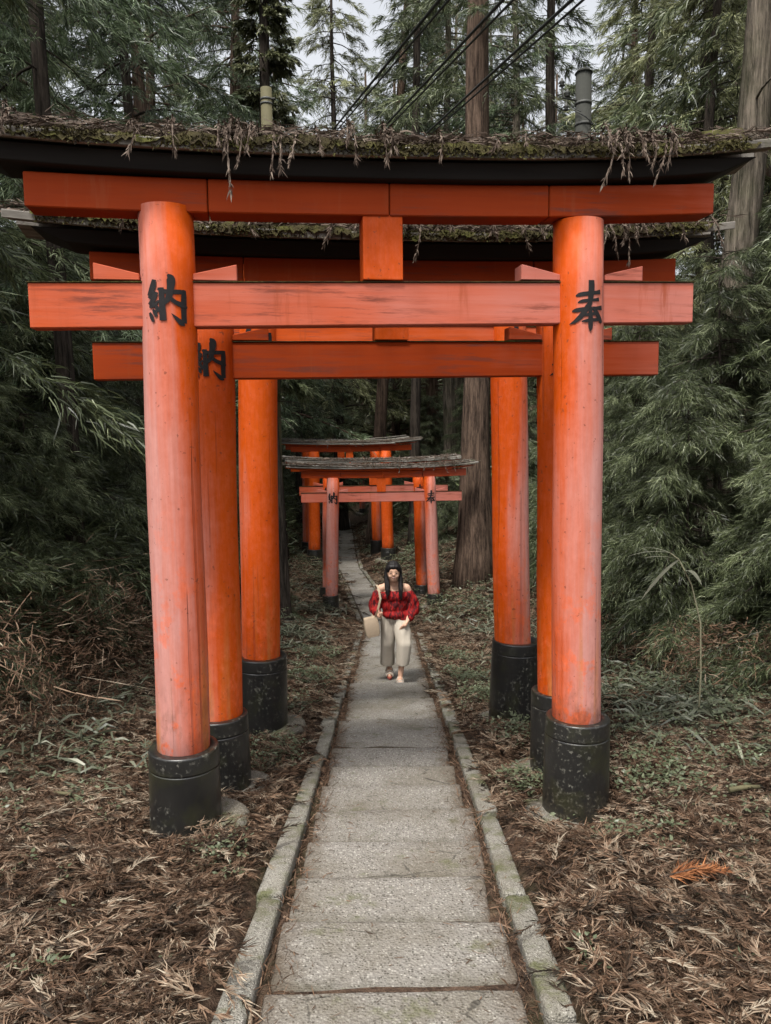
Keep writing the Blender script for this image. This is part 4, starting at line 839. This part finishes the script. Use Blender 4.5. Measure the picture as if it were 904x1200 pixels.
for (cx, cy, sp, n, ln) in [(-1.9, 11.2, .35, 90, .28), (-1.7, 13.0, .4, 110, .3), (-2.1, 9.6, .4, 70, .26), (-2.6, 14.5, .5, 110, .32), (-3.0, 12, .5, 90, .3), (2.7, 6.9, .4, 120, .26), (3.3, 7.6, .4, 110, .28), (2.2, 7.4, .35, 70, .22), (2.0, 5.9, .3, 40, .18), (3.1, 8.3, .5, 110, .28), (2.3, 9.6, .5, 90, .26), (2.7, 11.5, .5, 100, .28), (2.0, 13.5, .5, 90, .28), (3.2, 6.0, .4, 70, .26), (1.8, 7.6, .4, 50, .2),
                            (-2.9, 7.2, .4, 60, .26), (-3.1, 5.6, .4, 45, .25), (-2.3, 6.0, .5, 40, .2), (2.6, 4.0, .12, 8, .28), (-2.6, 4.6, .4, 30, .2), (1.7, 15.5, .5, 90, .3), (2.6, 17.0, .6, 90, .32), (-1.9, 16.4, .5, 110, .34), (-2.6, 19, .6, 110, .34), (.9, 20.5, .5, 90, .3), (1.4, 23, .7, 100, .34), (.4, 27, .7, 100, .36), (-3.3, 24, .6, 100, .34), (-.1, 31, .6, 90, .36)]:
    sasa(cx, cy, sp, n, ln)
ss = link('bamboo_grass', Ls.mesh('bamboo_grass'), M['sasa']); prop(ss, 'pale arching bamboo grass growing along the banks', 'bamboo grass', kind='stuff')

# dim dense undergrowth filling the feet of the thickets
Lu = Leaves(); gu = np.random.default_rng(5)
def under(cx, cy, rx, ry, h, n, ln=.12, w=.016):
    x = cx + gu.uniform(-1, 1, n) * rx; y = cy + gu.uniform(-1, 1, n) * ry; z = zground(x, y) + gu.random(n) ** .8 * h * (.55 + .45 * vnoise(x * 1.3, y * 1.3, 12)); a = gu.random(n) * 6.28
    Lu.add(np.stack([x, y, z], 1), np.stack([np.cos(a), np.sin(a), gu.uniform(-.7, .6, n)], 1), ln * gu.uniform(.5, 1.7, n), w * gu.uniform(.6, 1.4, n), gu.normal(size=(n, 3)) * .2, np.clip(.32 + gu.normal(size=n) * .2, 0, 1))
for (cx, cy, rx, ry, h, n) in [(-4.6, 7.5, 1.3, 2.2, 2.2, 8000), (-4.6, 11.5, 1.5, 2.6, 2.2, 7000), (-4.6, 16, 1.8, 3, 2.2, 9000), (5.2, 7.6, 1.4, 2.0, 2.0, 7000), (5.0, 11.5, 1.6, 2.6, 2.2, 7000), (5.2, 16, 1.8, 2.6, 2.4, 9000), (-5, 22, 2.2, 4, 2.5, 6000), (4.0, 22.5, 1.8, 4, 2.4, 7000), (2.6, 31, 2.4, 4, 2.6, 6000), (-6, 31, 2.4, 5, 2.6, 5000), (-1.5, 44, 6, 4, 5, 7000)]:
    under(cx, cy, rx, ry, h, n, .12 if cy < 14 else .2, .014 if cy < 14 else .03)
un = link('undergrowth', Lu.mesh('undergrowth'), M['cedar']); prop(un, 'tangled dark undergrowth filling the foot of the thickets', 'undergrowth', kind='stuff')

Ld = Leaves()
def tangle(cx, cy, rx, ry, h, n, nl):
    for q in range(n):                          # long thin arching dead stems
        x0, y0 = cx + gu.uniform(-1, 1) * rx, cy + gu.uniform(-1, 1) * ry; z0 = float(zground(x0, y0)) + gu.uniform(.1, h); a = gu.random() * 6.28; ln = gu.uniform(.6, 1.8); t = np.linspace(0, 1, 9); sag = gu.uniform(-.1, .45)
        C = np.stack([x0 + np.cos(a) * ln * t, y0 + np.sin(a) * ln * t * .6, z0 + ln * (gu.normal() * .25 * t - sag * t * (1 - t) * 2)], 1); D = np.gradient(C, axis=0)
        Ld.add(C[:-1], D[:-1], np.linalg.norm(D[:-1], axis=1) * 1.15, gu.uniform(.006, .012), np.zeros((8, 3)), np.full(8, gu.uniform(.55, 1)))
    x = cx + gu.uniform(-1, 1, nl) * rx; y = cy + gu.uniform(-1, 1, nl) * ry; z = zground(x, y) + gu.random(nl) ** 1.3 * h * (.35 + .65 * vnoise(x * 1.6, y * 1.6, 31)); a = vnoise(x * 2.5, y * 2.5 + z * 2, 33) * 9 + gu.normal(size=nl) * .4
    Ld.add(np.stack([x, y, z], 1), np.stack([np.cos(a), np.sin(a), gu.uniform(-1.1, .2, nl)], 1), gu.uniform(.05, .16, nl), gu.uniform(.006, .012, nl), gu.normal(size=(nl, 3)) * .2, np.clip(.42 + gu.normal(size=nl) * .2, 0, 1))
for a_ in [(-3.6, 6.8, .9, 1.6, 1.5, 50, 9000), (-3.4, 9.8, .8, 1.6, 1.4, 40, 8000), (-3.1, 12.8, .8, 1.6, 1.2, 26, 5000), (3.5, 8.2, .6, 1.2, .9, 16, 3500), (3.5, 11.0, .6, 1.6, .9, 14, 3000), (2.9, 14.0, .7, 1.5, .8, 10, 2500), (-2.6, 17.5, .8, 2, 1.2, 10, 2500), (4.4, 6.8, .7, .9, .9, 10, 2500)]: tangle(*a_)
dt = link('dead_tangle', Ld.mesh('dead_tangle'), M['litter']); prop(dt, 'brown tangle of dead branches and sprays at the foot of the thickets', 'dead branches', kind='stuff')

# ------------------------------------------------------------------ dead twigs draped over the gate roofs
def roof_twigs(root, label, clumps, base_n, seed, mat='rooflitter', yfront=-.24):
    g = np.random.default_rng(seed); L = Leaves(); zr = root['roof_z']; lr = root['roof_half']; mw = Matrix.LocRotScale(root.location, root.rotation_euler, (1, 1, 1))
    def zt(x): return zr + .10 + np.vectorize(lambda q: rise(q, .10))(x) + root['tilt'] * x
    # twigs lying along the roof
    base_n = int(base_n * 2.0); x = g.uniform(-lr * .97, lr * .93, base_n); y = g.uniform(yfront, .05, base_n); a = np.where(g.random(base_n) < .5, 0, np.pi) + g.normal(size=base_n) * .7
    K = 7; P = np.repeat(np.stack([x, y, zt(x) + g.random(base_n) * .05 - .02], 1), K, 0); m = base_n * K; a2 = np.repeat(a, K) + g.normal(size=m) * .45
    P[:, 0] += np.cos(np.repeat(a, K)) * g.random(m) * .22; P[:, 1] -= (g.random(m) < .25) * g.random(m) * .05
    L.add(P, np.stack([np.cos(a2), np.sin(a2) * .7, g.normal(size=m) * .2], 1), g.uniform(.04, .13, m), g.uniform(.004, .009, m), g.normal(size=(m, 3)) * [.2, .2, .12] - np.array([0, 0, .12]), np.clip(.45 + g.normal(size=m) * .22, 0, 1))
    # hanging clumps: chains of short strands curving over the eave
    for (cx, w, n, hang) in clumps:
        for q in range(max(3, int(n * .36))):
            px = cx + g.normal() * w * 1.7; py = g.uniform(-.2, -.02); ch = hang * min(1.2, g.exponential(.42) + .08); steps = 14
            ang = g.normal() * 1.1; t = np.linspace(0, 1, steps); over = np.clip(t * 1.5, 0, 1)
            X = px + np.sin(ang) * t * ch * .7 + g.normal() * .02 * t; Y = py + (yfront - .05 - py) * over - .03 * t; Z = zt(np.array([px]))[0] + .07 * np.sin(np.pi * np.minimum(t * 1.3, 1)) * g.uniform(.3, 1.2) - np.maximum(0, t - .35) / .65 * ch
            C = np.stack([X, Y, Z], 1); D = np.gradient(C, axis=0); l = np.linalg.norm(D, axis=1)
            L.add(C, D, l * 1.7 + .004, g.uniform(.007, .012), np.zeros((steps, 3)), np.clip(.5 + g.normal() * .2 + g.normal(size=steps) * .06, 0, 1))
            K = 5; Ck = np.repeat(C[3:], K, 0); Dk = np.repeat(D[3:], K, 0); mk = len(Ck)
            L.add(Ck, unit(Dk) + g.normal(size=(mk, 3)) * .33, g.uniform(.02, .05, mk), g.uniform(.005, .008, mk), g.normal(size=(mk, 3)) * .12 + [0, 0, -.15], np.clip(.5 + g.normal(size=mk) * .2, 0, 1))
    me = L.mesh('roof_twigs'); me.transform(mw); o = link('roof_twigs', me, M[mat]); prop(o, label, 'dead twigs', kind='stuff'); return o
roof_twigs(G[0], 'dead cedar twigs draped over the roof of the first gate', [(-1.62, .22, 20, .10), (-1.05, .16, 10, .12), (-.80, .11, 34, .26), (-.15, .11, 30, .24), (.55, .2, 10, .10), (1.25, .10, 26, .20), (1.50, .10, 30, .22), (-1.95, .16, 10, .10)], 520, 3)
roof_twigs(G[1], 'dead cedar twigs draped over the roof of the darker red gate', [(-1.4, .2, 14, .16), (-.5, .2, 22, .16), (.2, .22, 22, .18), (.75, .18, 20, .16), (1.5, .06, 14, .18), (1.78, .09, 30, .24)], 440, 4)
roof_twigs(G[2], 'dead cedar twigs littering the roof of the vivid orange gate', [(-.5, .4, 20, .2), (.6, .4, 20, .2)], 200, 5)
roof_twigs(G[3], 'dead twigs heaped on the plank roof of the pink gate', [(.6, .25, 26, .12), (1.2, .2, 30, .16), (-.5, .4, 14, .1)], 220, 6)
roof_twigs(G[4], 'dead twigs heaped on the plank roof of the salmon gate', [(.3, .3, 26, .12), (1.6, .1, 26, .12)], 160, 8)
roof_twigs(G[5], 'dead twigs scattered on the plank roof of the bright orange gate', [(-.6, .3, 26, .16), (.3, .3, 26, .16)], 160, 9)

# ------------------------------------------------------------------ poles, cables and single plants
tp = empty('timber_post', (-2.12, 15.0, float(zground(-2.12, 15.0)) - .3)); prop(tp, 'olive timber post with metal bands rising behind the gate roofs', 'post')
hz = 8.10 - tp.location.z
tube_obj('shaft', [(0, 0, 0), (0, 0, hz * .5), (.0, 0, hz)], [.13, .115, .105], M['pole'], tp, 16)
for z in (hz - .22, hz - .30): tube_obj('metal_band', [(0, 0, z), (0, 0, z + .035)], .114, M['metal'], tp, 16)
tube_obj('peg', [(.09, -.03, hz - .2), (.17, -.05, hz - .2)], .018, M['metal'], tp)
up = empty('utility_pole', (4.04, 16.0, float(zground(4.04, 16.0)) - .3)); prop(up, 'dark utility pole with cable brackets behind the gate roofs', 'utility pole')
hz = 8.75 - up.location.z
tube_obj('shaft', [(0, 0, 0), (0, 0, hz * .6), (0, 0, hz)], [.19, .17, .155], M['concrete'], up, 18)
tube_obj('pole_cap', [(0, 0, hz - .02), (0, 0, hz + .05)], [.178, .12], M['concrete'], up, 18)
for z in (hz - .62, hz - 1.02): tube_obj('metal_band', [(0, 0, z), (0, 0, z + .05)], .168, M['metal'], up, 18)
tube_obj('bracket', [(-.15, -.05, hz - .55), (-.42, -.08, hz - .5), (-.45, -.08, hz - .25)], .022, M['metal'], up)
for (dx, dz) in ((-.45, -.22), (-.34, -.42), (-.36, -.68)): mb = MB(); mb.lathe([(.02, -.07), (.06, -.06), (.03, -.02), (.065, 0), (.03, .04), (.02, .08)], 12); mb.build('insulator', M['metal'], up, loc=(dx, -.08, hz + dz))
for k in range(5):
    a = k * 1.3; tube_obj('tie_wire', [(.2 * math.cos(a + t) * (1.02 + .25 * math.sin(t * 1.5)), .2 * math.sin(a + t) * 1.05 - .02, hz - .15 - .22 * k - .16 * t) for t in np.linspace(0, 2.8, 9)], .008, M['cable'], up, 5)

def cable(label, P0, P1, sag, r=.016, twin=.06):
    P0, P1 = Vector(P0), Vector(P1); root = empty('overhead_cable', tuple(P1)); prop(root, label, 'cable')
    for k in range(2 if twin else 1):
        pts = []
        for i in range(25):
            t = i / 24; p = P0.lerp(P1, t) - P1; p.z -= sag * 4 * t * (1 - t) + k * twin; p.x += k * .02; pts.append(tuple(p))
        tube_obj('cable_strand', pts, r * (1 if k == 0 else .7), M['cable'], root, 6)
cable('twin overhead cable slanting down nearest the timber post', (1.02, 3.53, 4.38), (-2.45, 22.65, 9.0), .0)
cable('twin overhead cable slanting down between its two neighbours', (1.4, 3.53, 4.38), (-1.24, 22.65, 8.98), .0)
cable('twin overhead cable slanting down on the side of the utility pole', (1.85, 3.53, 4.39), (-0.15, 22.65, 8.88), .0)
cable('thin wire running from the utility pole down past the roof ends', (4.04, 16.0, 7.3), (14, 18, 11.8), .1, .012, 0)

bs = empty('bamboo_stalk', (2.62, 6.4, float(zground(2.62, 6.4)))); prop(bs, 'tall single bamboo stalk with drooping leaves bowed over the bank', 'bamboo')
stk = [(0.05, 0, 0), (.06, 0, .5), (.045, 0, .95), (-.04, 0, 1.28), (-.16, -.02, 1.50), (-.24, -.03, 1.56)]
M['stalk'] = mat_plain('pale_bamboo_stalk', (0.30, 0.28, 0.18), .6)
tube_obj('stem', stk, [.008, .008, .007, .006, .005, .003], M['stalk'], bs, 6)
def leaf_blade(base, d, ln, w, droop):
    mb = MB(); base = Vector(base); d = Vector(d).normalized(); s = d.cross(Vector((0, 0, 1))).normalized(); V = []
    for i in range(8):
        t = i / 7; ww = w * math.sin(math.pi * min(1, .12 + t * .88)) ** .7 * (1 if t < 1 else 0) / 2 + .0005; p = base + d * ln * t + Vector((0, 0, -droop * ln * t * t))
        V.append([p - s * ww, p + Vector((0, 0, -.15 * ww)), p + s * ww])
    for i, r in enumerate(V): mb.v += [tuple(q) for q in r]
    for i in range(7):
        for k in range(2): mb.f.append((i * 3 + k, i * 3 + k + 1, i * 3 + k + 4, i * 3 + k + 3)); mb.sm.append(True)
    me = mb.mesh('leaf'); a = me.attributes.new('tint', 'FLOAT', 'POINT'); a.data.foreach_set('value', [random.uniform(.88, 1.0)] * len(me.vertices)); return me
for (b, d, ln, w, dr) in (((-.16, -.02, 1.50), (-1, -.2, .35), .34, .035, .25), ((-.24, -.03, 1.56), (-1, .1, .2), .36, .03, .3), ((-.16, -.02, 1.5), (-.9, -.3, -.5), .42, .045, .3), ((-.1, 0, 1.40), (.5, -.7, .4), .18, .06, 1.0), ((-.2, -.02, 1.54), (-.8, .4, .45), .3, .03, .3)):
    link('leaf', leaf_blade(b, d, ln, w, dr), M['sasa'], bs)

df = empty('dead_frond', (1.42, 3.38, float(zground(1.42, 3.38)) + .12)); prop(df, 'rusty orange dead cedar frond lying on the brown twigs', 'frond')
Lf = Leaves(); g = np.random.default_rng(2); nf = 420; t = g.random(nf); ax = np.stack([t * .26 - .13, .04 * np.sin(t * 3) - .02, .02 * t], 1); a = np.where(g.random(nf) < .5, 1, -1) * g.uniform(.3, .9, nf)
Lf.add(ax, np.stack([np.cos(a), np.sin(a), g.uniform(-.1, .4, nf)], 1), (.10 * g.uniform(.3, 1.1, nf) * (1.15 - .7 * t)), .0055, g.normal(size=(nf, 3)) * .2, g.random(nf))
link('sprays', Lf.mesh('sprays'), M['rust'], df)
tube_obj('rachis', [(-.16, -.02, 0), (0, .02, .015), (.14, -.02, .025)], [.005, .004, .002], M['bark'], df, 6)
for (nm, lb, p, d, ln, r) in (('fallen_stick', 'pale split stick lying in the litter on the bank opposite the bamboo stalk', (-2.05, 4.5), (1, -.45, .06), .22, .012), ('fallen_stick', 'short reddish stick lying beside the bamboo grass tuft', (2.1, 4.55), (1, .1, .05), .2, .018)):
    z = float(zground(*p)) + .09; d = Vector(d).normalized(); o = tube_obj(nm, [(0, 0, 0), tuple(d * ln * .5 + Vector((0, 0, .008))), tuple(d * ln)], [r, r * .9, r * .7], M['pole'], None, 7); o.location = (*p, z); prop(o, lb, 'stick')
